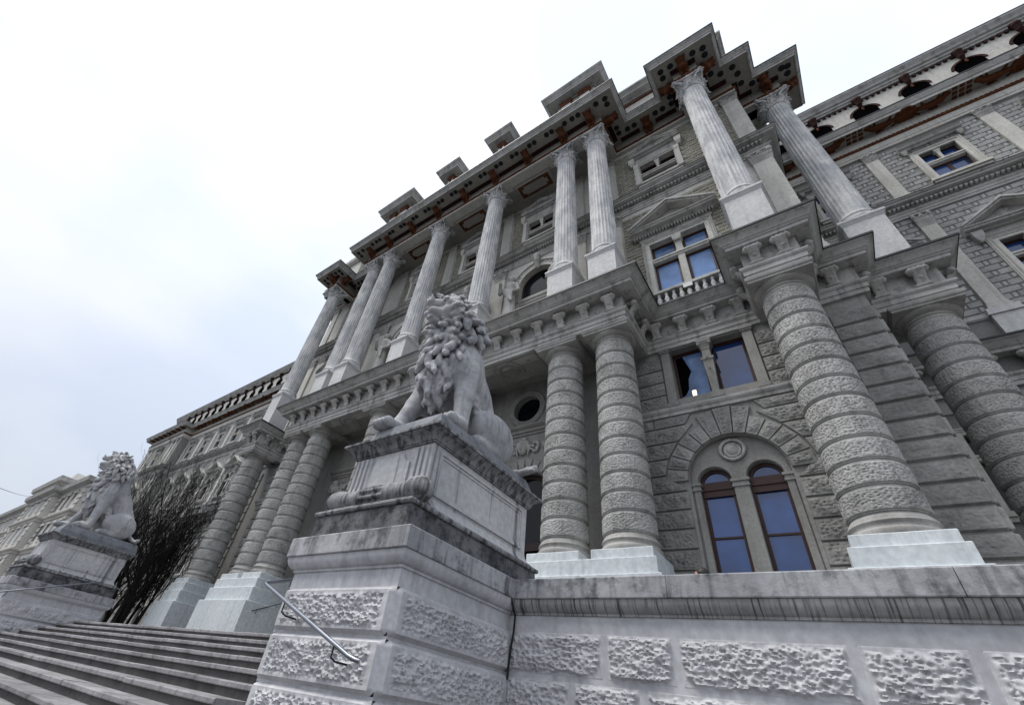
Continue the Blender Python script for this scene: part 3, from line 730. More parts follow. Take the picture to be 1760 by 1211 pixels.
# ---- porch doors, mask frieze, cornice, oculus
def porch_door():
    y = YL
    T = [('doorway', MB().ring(0, 6.0, 1.26, 1.45, y - .05, y + .02, n=28).ring(0, 6.0, 1.455, 1.68, y - .09, y + .02, n=28).box(-1.68, -1.26, y - .09, y + .02, LAND, 6.0).box(1.26, 1.68, y - .09, y + .02, LAND, 6.0).mesh('doorway', 30), 'wall_plain')]
    m = MB()
    for i in range(15):
        a = PI * (i + .5) / 15; c, s_ = math.cos(a), math.sin(a); d = .08
        q = [(1.30 * math.cos(a + e), 6.0 + 1.30 * math.sin(a + e)) for e in (d, -d)] + [(1.64 * math.cos(a + e), 6.0 + 1.64 * math.sin(a + e)) for e in (-d, d)]
        m.poly(q, y - .125, y - .08)
    T.append(('arch_panel', m.mesh('arch_panel'), 'wall_plain'))
    s = SDF((-2.3, -.35, 6.9), (2.3, .1, 9.1), .03)
    r_ = random.Random(4)
    for cx in (-1.75, -.02, 1.75):
        s.ell((cx, -.08, 8.15), (.22, .17, .29), .03); s.ell((cx, -.24, 8.12), (.05, .06, .09), .02)
        for sx in (-1, 1):
            s.ell((cx + sx * .09, -.235, 8.22), (.05, .03, .03), .01, cut=True)
            s.chain([(cx + sx * .2, -.1, 8.35), (cx + sx * .3, -.1, 8.1), (cx + sx * .22, -.08, 7.85)], [.07, .06, .03], .015)
        s.ell((cx, -.22, 8.0), (.09, .03, .03), .01, cut=True)
        s.ell((cx, -.08, 8.48), (.2, .12, .1), .03)
    for cx in (-.9, .9):
        for sg in (-1, 1):
            for k in range(9):
                a = k * .55; rr = .34 - k * .03
                s.ell((cx + sg * .36 + sg * rr * .6 * math.cos(a), -.05, 8.2 + rr * math.sin(a) * sg), (.06, .07, .06), .02)
        s.ell((cx, -.06, 8.15), (.12, .1, .16), .03)
    for k in range(40): s.ell((r_.uniform(-2.1, 2.1), -.03, r_.uniform(7.9, 8.55)), (.07, .06, .07), .02)
    me = s.mesh('mask_frieze'); me.transform(Matrix.Translation((0, y, 0)))
    T.append(('mask_frieze', me, 'carved'))
    T.append(('door_cornice', MB().sweep([(-2.3, y), (2.3, y)], [(-.02, 8.72), (.05, 8.72), (.05, 8.8), (.12, 8.83), (.12, 8.93), (.2, 8.97), (.26, 9.02), (.26, 9.08), (-.02, 9.12)]).mesh('door_cornice'), 'wall_plain'))
    mo = MB()
    def torus(mb, R0, r, yy, n=36, k=8):
        v = []
        for i in range(n):
            a = 2 * PI * i / n
            for j in range(k):
                b = 2 * PI * j / k; q = R0 + r * math.cos(b)
                v.append((q * math.cos(a), yy + r * math.sin(b), 10.0 + q * math.sin(a)))
        mb.add(v, [(i * k + j, i * k + (j + 1) % k, ((i + 1) % n) * k + (j + 1) % k, ((i + 1) % n) * k + j) for i in range(n) for j in range(k)])
    torus(mo, .66, .06, y); torus(mo, .80, .07, y); torus(mo, .73, .035, y - .02)
    T.append(('oculus_frame', mo.mesh('oculus_frame', 50), 'wall_plain'))
    T.append(('oculus_pane', MB().poly(circ(0, 10.0, .62), y + .3, y + .33).mesh('oculus_pane'), 'glass_dark'))
    ym = y + .38
    w = MB().ring(0, 6.0, 1.08, 1.25, ym, ym + .1, n=24).box(-1.25, -1.08, ym, ym + .1, LAND, 6.0).box(1.08, 1.25, ym, ym + .1, LAND, 6.0).box(-1.08, 1.08, ym - .02, ym + .1, 4.5, 4.75).box(-.06, .06, ym, ym + .1, LAND, 4.5)
    T.append(('door_frame', w.mesh('door_frame'), 'dark_wood'))
    n = 18
    T.append(('fanlight_pane', MB().poly([(1.08, 4.75)] + [(1.08 * math.cos(PI * i / n), 6.0 + 1.08 * math.sin(PI * i / n)) for i in range(n + 1)] + [(-1.08, 4.75)], ym + .04, ym + .06).mesh('fanlight_pane'), 'glass_dark'))
    for a, b in ((-1.08, -.06), (.06, 1.08)):
        T.append(('door_leaf', MB().box(a, b, ym + .03, ym + .07, LAND, 4.5).box(a + .14, b - .14, ym + .0, ym + .03, 1.0, 2.0).mesh('door_leaf'), 'void'))
        T.append(('door_pane', MB().box(a + .14, b - .14, ym + .005, ym + .03, 2.2, 4.35).mesh('door_pane'), 'glass_dark'))
    return T
tpl = porch_door()
for px in PORCH: place(tpl, CH, (px, 0, 0))

# ---- lower banded columns
DH, DZ0 = .532, 3.98
def drum(k, n=240):
    z0 = DZ0 + k * DH; r = .672 - .062 * k / 11
    prof = [(-.05, 0), (-.05, .018), (-.028, .022), (-.026, .048), (-.012, .052), (-.004, .058)] + [(.007 * min(1, (q - .058) / .03, (.468 - q) / .03), q) for q in np.linspace(.066, .460, 25)] + [(-.006, .468), (-.014, .474), (-.028, .478), (-.028, .506), (-.05, .512), (-.05, DH)]
    v = []
    A = np.arange(n) * 2 * PI / n
    for j, (o, z) in enumerate(prof):
        rough = 1.0 if 7 <= j <= 29 else 0.0
        P = np.stack([np.cos(A) * r, np.sin(A) * r, np.full(n, z + k * 7.7)], -1)
        d = rough * (.010 * (vnoise(P, 18, k) - .5) - .027 * pitmap(A * r + .0, np.full(n, z), .05, k + 60, 1.4, .0))
        rr = r + o + d
        v += [(rr[i] * math.cos(A[i]), rr[i] * math.sin(A[i]), z0 + z) for i in range(n)]
    m = len(prof)
    return MB().add(v, [(j * n + i, j * n + (i + 1) % n, (j + 1) * n + (i + 1) % n, (j + 1) * n + i) for j in range(m - 1) for i in range(n)]).mesh('drum', 40)
drums = [drum(k) for k in range(12)]
ct = DZ0 + 12 * DH
cm = MB().lathe(0, 0, [(.70, 3.565), (.735, 3.58), (.75, 3.63), (.735, 3.68), (.70, 3.70), (.685, 3.72), (.68, 3.76), (.69, 3.79), (.70, 3.80), (.715, 3.83), (.70, 3.865), (.675, 3.88), (.665, 3.93), (.62, 3.985), (.58, 4.2), (.53, ct - .1), (.55, ct), (.565, ct + .01), (.565, ct + .10), (.59, ct + .105), (.60, ct + .125), (.58, ct + .145), (.58, ct + .19), (.64, ct + .21), (.71, ct + .25), (.745, ct + .30), (.745, ct + .325)], 56)
cm.stack(0, 0, [(.74, ct + .322), (.78, ct + .33), (.78, ct + .40), (.80, ct + .41), (.82, ct + .44), (.82, 10.90)])
cm = cm.mesh('column', 35)
for x, y in COLS:
    c = obj('column', cm, 'drum_smooth', CH, (x, y, 0))
    for d in drums: q = obj('drum', d, 'drum', None); q.parent = c; q.location = (0, 0, 0)
# painted plinths: four stages
ST = [(.75, 3.33, 3.57), (.83, 2.95, 3.33), (.93, 2.42, 2.95), (1.09, LAND - .02, 2.42)]
def plinth(xs, y):
    a, b = min(xs), max(xs); p = None
    for k, (h, z0, z1) in enumerate(ST):
        for xa, xb in ([(x, x) for x in xs] if k == 0 else [(a, b)]):
            m = MB().stack((xa + xb) / 2, y, [(h, z0), (h, z1 - .015), (h - .015, z1)], 1 + (xb - xa) / 2, 1)
            p2 = obj('plinth' if p is None else 'plinth_block', m, 'paint_white', CH if p is None else p)
            p = p or p2
for g in ([-3.92, -5.75], [-10.62], [mir(-10.62)], [mir(-5.75), mir(-3.92)]): plinth(g, 11.32)
for x, y in COLS[6:]: plinth([x], y)

# ---- lower entablature
core = [(-3.16, 10.5), (-3.16, 12.63), (.37, 12.63), (.37, 10.69), (1.89, 10.69), (1.89, 12.63), (3.10, 12.63), (3.10, 13.76), (5.0, 13.76), (5.0, 15.2), (3.10, 15.2), (3.10, YW)]
edge = [(-2.99, 10.33), (-2.99, 12.63), (.405, 12.63), (.405, 10.69), (1.927, 10.69), (1.927, 12.63), (3.118, 12.63), (3.118, 13.82), (4.98, 13.82), (4.98, 15.12), (3.118, 15.12), (3.118, YW)]
obj('architrave', MB().sweep(full(core), [(-.6, 10.87), (.0, 10.87), (.0, 11.03), (.03, 11.035), (.03, 11.2), (.06, 11.22), (.095, 11.27), (.1, 11.335), (-.1, 11.35)]), 'cornice', CH)
fz = obj('frieze', MB().sweep(full(core), [(-.3, 11.34), (-.05, 11.34), (-.05, 12.08), (-.3, 12.08)]), 'cornice', CH)
cn = obj('lower_cornice', MB().sweep(full(edge), [(-.5, 12.06), (-.06, 12.06), (-.02, 12.02), (.0, 12.04), (.29, 12.045), (.30, 12.05), (.30, 12.17), (.34, 12.18), (.35, 12.21), (.40, 12.24), (.43, 12.29), (.5, 12.36), (.55, 12.40), (.575, 12.41), (.58, 12.46), (-.3, 12.47)]), 'cornice', CH, smooth=25)
obj('gutter', MB().sweep(full(edge), [(.3, 12.462), (.600, 12.442), (.614, 12.446), (.614, 12.525), (.55, 12.535), (-.9, 12.55)]), 'gutter', CH)
# portico ceiling: beams, panels, medallion rings
box_of('portico_beam', (mir(-3.2), -3.2, 10.52, 11.95, 10.875, 11.3), 'wall_plain')
box_of('porch_ceiling', (mir(-3.2), -3.2, 11.9, YL + .1, 11.22, 11.35), 'wall_plain')
for x in (-4.83, -10.62, mir(-10.62), mir(-4.83)):
    w = 1.55 if x in (-4.83, mir(-4.83)) else .65
    box_of('ceiling_beam', (x - w, x + w, 11.5, YL + .05, 10.90, 11.24), 'wall_plain')
for px in PORCH:
    m = MB()
    for r, q in ((.42, .05), (.62, .035), (.34, .03)):
        v = []
        for i in range(32):
            for j in range(6):
                b = 2 * PI * j / 6; rr = r + q * math.cos(b)
                v.append((px + rr * math.cos(2 * PI * i / 32), 11.25 + rr * math.sin(2 * PI * i / 32), 10.87 + q * math.sin(b)))
        m.add(v, [(i * 6 + j, i * 6 + (j + 1) % 6, ((i + 1) % 32) * 6 + (j + 1) % 6, ((i + 1) % 32) * 6 + j) for i in range(32) for j in range(6)])
    m.box(px - 1.5, px + 1.5, 10.62, 10.68, 10.84, 10.88).box(px - 1.5, px + 1.5, 11.8, 11.86, 10.84, 10.88).box(px - 1.5, px - 1.44, 10.68, 11.8, 10.84, 10.88).box(px + 1.44, px + 1.5, 10.68, 11.8, 10.84, 10.88)
    obj('ceiling_medallion', m, 'wall_plain', CH, smooth=40)
# scrolled consoles and diamond bosses in the frieze
s = SDF((-.3, -.5, -.1), (.3, .1, .85), .02)
for sx in (-.075, .0, .075):
    w = .075
    s.chain([(sx - w, -.25, .54), (sx + w, -.25, .54)], [.115, .115], .02)
    s.chain([(sx, -.02, .62), (sx, -.2, .60)], [.1, .1], .03)
    s.chain([(sx, -.24, .45), (sx, -.12, .28), (sx, -.08, .12)], [.075, .065, .06], .02)
    s.chain([(sx - w, -.08, .08), (sx + w, -.08, .08)], [.055, .055], .02)
for sx in (-1, 1): s.ell((sx * .2, -.25, .54), (.04, .06, .06), .01)
s.ell((0, -.2, .3), (.05, .04, .05), .01)
for sx in (-.17, -.06, .06, .17): s.cone((sx, -.34, .62), (sx, -.37, .5), .022, .02, .008)
con = s.mesh('console')
dia = MB().add([(-.17, 0, .25), (0, 0, .08), (.17, 0, .25), (0, 0, .42), (0, -.07, .25)], [(0, 1, 4), (1, 2, 4), (2, 3, 4), (3, 0, 4)]).mesh('diamond_boss')
capb = MB().box(-.2, .2, -.36, .0, .64, .70).mesh('console_cap')
def consoles(p0, p1, n, ends=True, mark=True):
    p0, p1 = Vector(p0), Vector(p1); d = (p1 - p0); rz = math.atan2(d.y, d.x)
    for i in range(n):
        t = (i + .5) / n
        o = obj('console', con, 'carved', fz, (*(p0 + d * t), 11.36), rz)
        if mark and i < n - 1: obj('diamond_boss', dia, 'carved', fz, (*(p0 + d * (i + 1) / n), 11.38), rz)
f_ = .05
def front_consoles(pts, ns):
    for (a, b), n in zip(zip(pts[:-1], pts[1:]), ns):
        if n: consoles(a, b, n)
cp = [(-3.16 - f_, 10.5 + f_), (-3.16 - f_, 12.63 + f_), (.37 + f_, 12.63 + f_), (.37 + f_, 10.69 + f_), (1.89 - f_, 10.69 + f_), (1.89 - f_, 12.63 + f_), (3.10 - f_, 12.63 + f_), (3.10 - f_, 13.76 + f_), (5.0 - f_, 13.76 + f_), (5.0 - f_, 15.2)]
consoles((mir(-3.16), 10.5 + f_), (-3.16, 10.5 + f_), 21)
front_consoles(cp, [2, 4, 2, 2, 2, 1, 1, 2, 2])
front_consoles([(mir(x), y) for x, y in reversed(cp)], [2, 2, 1, 1, 2, 2, 2, 4, 2])

# ---- upper order: pedestals, fluted columns, capitals
UC = COLS
pm = MB().stack(0, 0, [(.64, 12.51), (.64, 12.72), (.61, 12.76), (.575, 12.80), (.57, 12.86), (.57, 15.08), (.585, 15.10), (.60, 15.14), (.63, 15.20), (.645, 15.22), (.66, 15.235), (.66, 15.33), (.63, 15.36), (.6, 15.37)]).mesh('column_pedestal')
nf, zs = 24, np.linspace(15.80, 25.35, 16)
v = []
for z in zs:
    t = (z - 15.8) / 9.55; r = .545 - .065 * t ** 1.6
    for i in range(nf):
        for q, dq in ((0, 0), (.14, .0), (.3, -.022), (.57, -.032), (.84, -.022)):
            a = 2 * PI * (i + q) / nf; rr = r + dq * (0 if z < 15.85 or z > 25.3 else 1)
            v.append((rr * math.cos(a), rr * math.sin(a), z))
n = nf * 5
sh = MB().add(v, [(j * n + i, j * n + (i + 1) % n, (j + 1) * n + (i + 1) % n, (j + 1) * n + i) for j in range(len(zs) - 1) for i in range(n)]).mesh('shaft', 28)
bs = MB().lathe(0, 0, [(.6, 15.36), (.64, 15.38), (.65, 15.43), (.63, 15.49), (.59, 15.51), (.575, 15.55), (.585, 15.6), (.61, 15.62), (.615, 15.66), (.6, 15.70), (.57, 15.72), (.56, 15.76), (.545, 15.81)], 40).mesh('column_base', 40)
s = SDF((-.98, -.98, 25.25), (.98, .98, 26.32), .022)
s.cone((0, 0, 25.35), (0, 0, 26.1), .44, .50, .02)
for i in range(20):
    a = 2 * PI * i / 20; s.ell((.485 * math.cos(a), .485 * math.sin(a), 25.38), (.05, .05, .035), .02)
def leaf(a, z0, z1, r0, r1, w):
    ca, sa = math.cos(a), math.sin(a)
    for k in (-2, -1, 0, 1, 2):
        o = k * w; q = 1 - .13 * abs(k)
        b = [(r0 + .0, z0), (r0 + .05, z0 + (z1 - z0) * .55 * q), (r1 * q, z0 + (z1 - z0) * q), (r1 * q + .05, z0 + (z1 - z0) * (q - .14))]
        s.chain([(r * ca - o * sa * (1 + .3 * i), r * sa + o * ca * (1 + .3 * i), z) for i, (r, z) in enumerate(b)], [.035, .045, .05, .04], .012)
for i in range(8): leaf(i * PI / 4 + PI / 8, 25.42, 25.76, .47, .64, .055)
for i in range(8): leaf(i * PI / 4, 25.46, 26.0, .47, .68, .055)
for i in range(4):
    a = PI / 4 + i * PI / 2; ca, sa = math.cos(a), math.sin(a)
    for sg in (-1, 1):
        s.chain([(.5 * ca - sg * .22 * sa, .5 * sa + sg * .22 * ca, 25.7), (.66 * ca - sg * .14 * sa, .66 * sa + sg * .14 * ca, 25.98), (.86 * ca - sg * .06 * sa, .86 * sa + sg * .06 * ca, 26.1)], [.05, .06, .06], .015)
        for q in range(12):
            th = q * .55; rr = .12 - q * .008
            s.ell(((.88 + rr * math.cos(th)) * ca - sg * .07 * sa, (.88 + rr * math.cos(th)) * sa + sg * .07 * ca, 26.0 + rr * math.sin(th)), (.035, .035, .035), .01)
    b = i * PI / 2; s.ell((.6 * math.cos(b), .6 * math.sin(b), 26.17), (.1, .1, .09), .02)
    for sg in (-1, 1): s.chain([(.5 * math.cos(b), .5 * math.sin(b), 25.8), (.55 * math.cos(b) - sg * .16 * math.sin(b), .55 * math.sin(b) + sg * .16 * math.cos(b), 26.05)], [.04, .05], .012)
    # abacus with hollow sides
    c0, c1 = PI / 4 + i * PI / 2, PI / 4 + (i + 1) * PI / 2
    for q in range(9):
        t = q / 8; x = .96 * ((1 - t) * math.cos(c0) + t * math.cos(c1)); y = .96 * ((1 - t) * math.sin(c0) + t * math.sin(c1)); k = 1 - .12 * math.sin(PI * t)
        s.ell((x * k * .9, y * k * .9, 26.23), (.11, .11, .065), .03)
s.ell((0, 0, 26.23), (.62, .62, .075), .02)
cpm = s.mesh('capital')
for x, y in UC:
    p = obj('column_pedestal', pm, 'pedestal_white', CH, (x, y, 0))
    c = obj('fluted_column', sh, 'marble', CH, (x, y, 0))
    for nm, me, ma in (('column_base', bs, 'marble'), ('capital', cpm, 'marble')):
        q = obj(nm, me, ma, None); q.parent = c; q.location = (0, 0, 0)

# ---- upper wall, pilasters, belt
holes = []
for bx in (BX, mir(BX)): holes += [rect(bx - 1.12, bx + 1.12, 13.95, 17.1), rect(bx - .86, bx + .86, 22.12, 23.9)]
for px in PORCH: holes += [arch_loop(px, 1.1, 13.2, 18.15), rect(px - .86, px + .86, 22.12, 23.9)]
uw = obj('upper_wall', sheet(mir(2.84), 2.84, 12.4, 26.3, YU, .34, holes), 'cream', CH)
for s_ in (1, -1):
    xa, xb = sorted((2.838, 2.4)) if s_ > 0 else sorted((mir(2.838), mir(2.4)))
    box_of('corner_wall', (xa, xb, YU + .003, 13.3, 12.4, 26.3), 'cream')
bpath = full([(2.84, YU), (2.84, YW)])
obj('belt_cornice', MB().sweep(bpath, [(-.02, 20.14), (.05, 20.14), (.05, 20.26), (.08, 20.28), (.08, 20.40), (.13, 20.46), (.14, 20.50), (.06, 20.52), (.06, 20.74), (.10, 20.76), (.12, 20.80), (.2, 20.815), (.2, 20.86), (.42, 20.90), (.43, 20.985), (.5, 21.02), (.53, 21.07), (-.02, 21.10)]), 'cornice', CH)
obj('belt_flashing', MB().sweep(bpath, [(-.01, 21.112), (.545, 21.075), (.55, 21.08), (.55, 21.105), (-.01, 21.15)]), 'gutter', CH)
dm = MB()
x = mir(2.84)
while x < 2.84:
    dm.box(x, x + .09, YU - .26, YU - .1, 20.68, 20.81); x += .16
y = YU
while y < YW:
    dm.box(2.94, 3.1, y, y + .09, 20.68, 20.81); y += .16
obj('dentil_course', dm, 'cornice', CH, kind='stuff')
fo = MB()
x = mir(2.6)
while x < 2.6:
    fo.box(x, x + .42, YU - .085, YU - .05, 20.57, 20.69); x += .7
obj('frieze_ornament', fo, 'carved', CH, kind='stuff')
# pilasters behind the columns, both storeys
s = SDF((-.5, -.25, -.05), (.5, .12, .75), .03)
for k in range(-4, 5):
    s.chain([(k * .085, 0, 0), (k * .095, -.06, .25), (k * .1, -.11, .32)], [.05, .05, .04], .015); s.chain([(k * .08, 0, .2), (k * .1, -.07, .48), (k * .105, -.12, .52)], [.05, .05, .04], .015)
for sx in (-1, 1): s.ell((sx * .36, -.1, .55), (.1, .09, .1), .02)
s.ell((0, -.08, .55), (.08, .08, .08), .02)
for k in range(-5, 6): s.ell((k * .085, -.05, .67), (.07, .11, .05), .02)
pcap = s.mesh('pilaster_capital')
def pil_tpl(w, z0, z1, d, cap=.72):
    m = MB().box(-w, w, -d, .01, z0 + .3, z1 - cap).box(-w - .06, w + .06, -d - .06, .01, z0, z0 + .14).box(-w - .03, w + .03, -d - .03, .01, z0 + .144, z0 + .296)
    return m.mesh('pilaster')
def pilaster(x, y, z0, z1, w=.36, d=.12, rz=0, mat='cream', parent=CH, me=None, cap=.72):
    me = me or pil_tpl(w, z0, z1, d, cap)
    p = obj('pilaster', me, mat, parent, (x, y, 0), rz)
    q = obj('pilaster_capital', pcap, 'carved', None); q.parent = p; q.location = (0, -d + .04, z1 - cap); q.scale = (w / .36, 1, cap / .72)
    return p
m1 = pil_tpl(.36, 13.2, 20.14, .12); m2 = pil_tpl(.33, 21.15, 26.0, .10, .5)
for x in (-3.92, -5.75, -10.62, mir(-10.62), mir(-5.75), mir(-3.92), 1.13, mir(1.13), 2.47, mir(2.47)):
    pilaster(x, YU, 13.2, 20.14, me=m1)
    pilaster(x, YU, 21.15, 26.0, .33, .10, me=m2, cap=.5)
def bricks(x0, x1, z0, z1, y, pz, px_, ex, d=.035):
    m = MB(); k = 0; z = z0
    while z + pz <= z1 + .01:
        x = x0 - (px_ * .5 if k % 2 else 0)
        while x < x1 - .03:
            a, b = max(x + .012, x0), min(x + px_ - .012, x1)
            if b - a > .08 and not any(a < q1 and b > q0 and z < q3 and z + pz > q2 for q0, q1, q2, q3 in ex):
                dd = d * rnd.uniform(.7, 1.25)
                m.frust((a + b) / 2, 0, 0, 0, 0, 0) if False else m.add([(a, y, z + .012), (b, y, z + .012), (b, y, z + pz - .012), (a, y, z + pz - .012), (a + .02, y - dd, z + .03), (b - .02, y - dd, z + .03), (b - .02, y - dd, z + pz - .03), (a + .02, y - dd, z + pz - .03)], [(4, 5, 6, 7), (0, 1, 5, 4), (1, 2, 6, 5), (2, 3, 7, 6), (3, 0, 4, 7)])
            x += px_
        z += pz; k += 1
    return m
spans = [(-3.5, .72), (-10.2, -6.15), (mir(-10.62) + .42, -11.04), (mir(-6.15), mir(-10.2)), (mir(.72), mir(-3.5)), (1.52, 2.1)]
for a, b in spans:
    c = (a + b) / 2 if b - a > 1 else 99
    if abs(c - BX) < .3: c = BX
    obj('brickwork', bricks(a, b, 21.2, 26.0, YU, .225, .46, [(c - .88, c + .88, 22.05, 23.95)]), 'brick_warm', CH, kind='stuff')
    if abs(c - BX) < .5 or abs(c - mir(BX)) < .5: obj('brickwork', bricks(a, b, 13.3, 20.0, YU, .225, .46, [(c - 1.14, c + 1.14, 12, 17.15)]), 'brick_warm', CH, kind='stuff')

# ---- windows of the upper storeys
def pediment(m, half, z, rise, y, proj, th=.22):
    yo = y - proj
    m.sweep([(-half, y), (half, y)], [(0, z - .02), (proj * .45, z), (proj * .5, z + .06), (proj * .85, z + .08), (proj * .87, z + .15), (proj, z + .19), (proj, z + .22), (0, z + .22)])
    for sx in (-1, 1):
        for (o0, o1, t0, t1) in ((.0, proj * .86, .0, .1), (.0, proj, .1, th)):
            L = [(sx * half, z + .21 + t0), (0, z + .21 + rise + t0), (0, z + .21 + rise + t1), (sx * half, z + .21 + t1)]
            m.poly(L, y - o1, y)
    m.poly([(-half + .1, z + .2), (half - .1, z + .2), (0, z + .2 + rise)], y - .04, y + .01)
def cross_window(hw, z0, z1, y, zt, fw, glass_, wood='wood', mull=.11, sub=.07, upper_pill=False, rec=.2):
    yf = y + rec
    T = []
    fr = MB()
    for a, b, zc, zd in ((-hw, hw, z1, z1 + fw), (-hw - fw, -hw, z0, z1 + fw), (hw, hw + fw, z0, z1 + fw)): fr.box(a, b, y - .09, y + .02, zc, zd)
    for k in range(2):
        e = fw * .45 + k * fw * .3
        fr.box(-hw - e - .03, -hw - e, y - .125, y - .085, z0, z1 + e + .03).box(hw + e, hw + e + .03, y - .125, y - .085, z0, z1 + e + .03).box(-hw - e, hw + e, y - .125, y - .085, z1 + e, z1 + e + .03)
    fr.box(-hw - fw - .06, hw + fw + .06, y - .2, y + .02, z0 - .16, z0 - .004).box(-hw - fw, hw + fw, y - .13, y + .02, z0 - .3, z0 - .164)
    T.append(('window', fr.mesh('window'), 'cream'))
    if zt:
        T.append(('transom', MB().box(-hw, hw, y + .0, y + .2, zt - .1, zt + .08).box(-hw, hw, y - .05, y + .15, zt + .01, zt + .084).mesh('transom'), 'cream'))
    if mull:
        m = MB(); zz = zt + .085 if (zt and upper_pill) else z0
        m.box(-mull, mull, y + .03, y + .2, zz, z1)
        if not upper_pill:
            m.stack(0, y + .06, [(mull + .02, z1 - .3), (mull + .05, z1 - .15), (mull + .06, z1 - .02)]); m.box(-mull - .03, mull + .03, y + .0, y + .1, zt + .085, zt + .2) if zt else None
        else: m.stack(0, y + .09, [(mull - .02, zz), (mull + .02, z1 - .25), (mull + .07, z1 - .08), (mull + .07, z1 - .01)])
        T.append(('mullion', m.mesh('mullion'), 'cream'))
    rows = [(z0, zt - .1), (zt + .08, z1)] if zt else [(z0, z1)]
    for za, zb in rows:
        for a, b in (((-hw, -mull + .0), (mull, hw)) if mull and not (upper_pill and za == z0) else ((-hw, 0), (0, hw))):
            w = MB().box(a, a + sub, yf, yf + .07, za, zb).box(b - sub, b, yf, yf + .07, za, zb).box(a + sub, b - sub, yf, yf + .07, za, za + sub).box(a + sub, b - sub, yf, yf + .07, zb - sub * 1.3, zb)
            T.append(('sash', w.mesh('sash'), wood)); T.append(('pane', MB().box(a + sub, b - sub, yf + .03, yf + .04, za + sub, zb - sub * 1.3).mesh('pane'), glass_))
    return T
mt = cross_window(1.12, 13.95, 17.1, YU, 16.0, .32, 'glass_pale', mull=.13, sub=.1)
m = MB(); pediment(m, 1.85, 17.75, 1.15, YU, .55)
m.box(-1.5, 1.5, YU - .1, YU + .01, 17.43, 17.74)
mt.append(('pediment', m.mesh('pediment'), 'cornice'))
m = MB(); x = -1.7
while x < 1.65: m.box(x, x + .07, YU - .24, YU - .05, 17.63, 17.745); x += .125
mt.append(('dentils', m.mesh('dentils'), 'cornice'))
m = MB()
for sg in (-1, 1):
    for zz in np.arange(14.0, 17.2, .12): m.box(sg * 1.36 - .025, sg * 1.36 + .025, YU - .15, YU - .088, zz, zz + .07)
mt.append(('bead_border', m.mesh('bead_border'), 'cream'))
bl = MB().lathe(0, 0, [(.05, 12.95), (.07, 13.0), (.04, 13.06), (.085, 13.2), (.09, 13.28), (.045, 13.42), (.07, 13.5), (.06, 13.58)], 10).mesh('baluster', 50)
mt.append(('balcony_rail', MB().box(-1.45, 1.45, YU - .42, YU - .16, 13.58, 13.66).box(-1.45, 1.45, YU - .4, YU - .2, 12.8, 12.95).mesh('balcony_rail'), 'cornice'))
mt.append(('balcony_shadow_wall', MB().box(-1.4, 1.4, YU - .03, YU + .0, 12.7, 13.6).mesh('balcony_back'), 'wall_plain'))
for bx in (BX, mir(BX)):
    p = place(mt, CH, (bx, 0, 0))
    for k in range(11):
        q = obj('baluster', bl, 'marble', None); q.parent = p; q.location = (-1.35 + k * .27, YU - .3, 0)
    q = obj('plaque', MB().box(-.16, .16, YU - .44, YU - .40, 13.40, 13.6), 'plaque', None); q.parent = p
ut = cross_window(.86, 22.12, 23.9, YU, 23.0, .22, 'glass_dark', mull=.06, sub=.07, upper_pill=True)
m = MB(); pediment(m, 1.3, 24.7, .62, YU, .38, .16)
m.box(-1.1, 1.1, YU - .07, YU + .01, 24.14, 24.69)
ut.append(('pediment', m.mesh('pediment'), 'cornice'))
for sg in (-1, 1):
    ut.append(('console_pilaster', MB().stack(sg * 1.02, YU - .1, [(.13, 22.0), (.11, 23.6), (.14, 23.7), (.12, 24.0)]).mesh('console_pilaster'), 'cream'))
    ut.append(('pediment_bracket', MB().stack(sg * 1.2, YU - .12, [(.06, 24.05), (.15, 24.3), (.16, 24.68)]).mesh('pediment_bracket'), 'cream'))
for bx in [BX, mir(BX)] + PORCH: place(ut, CH, (bx, 0, 0))
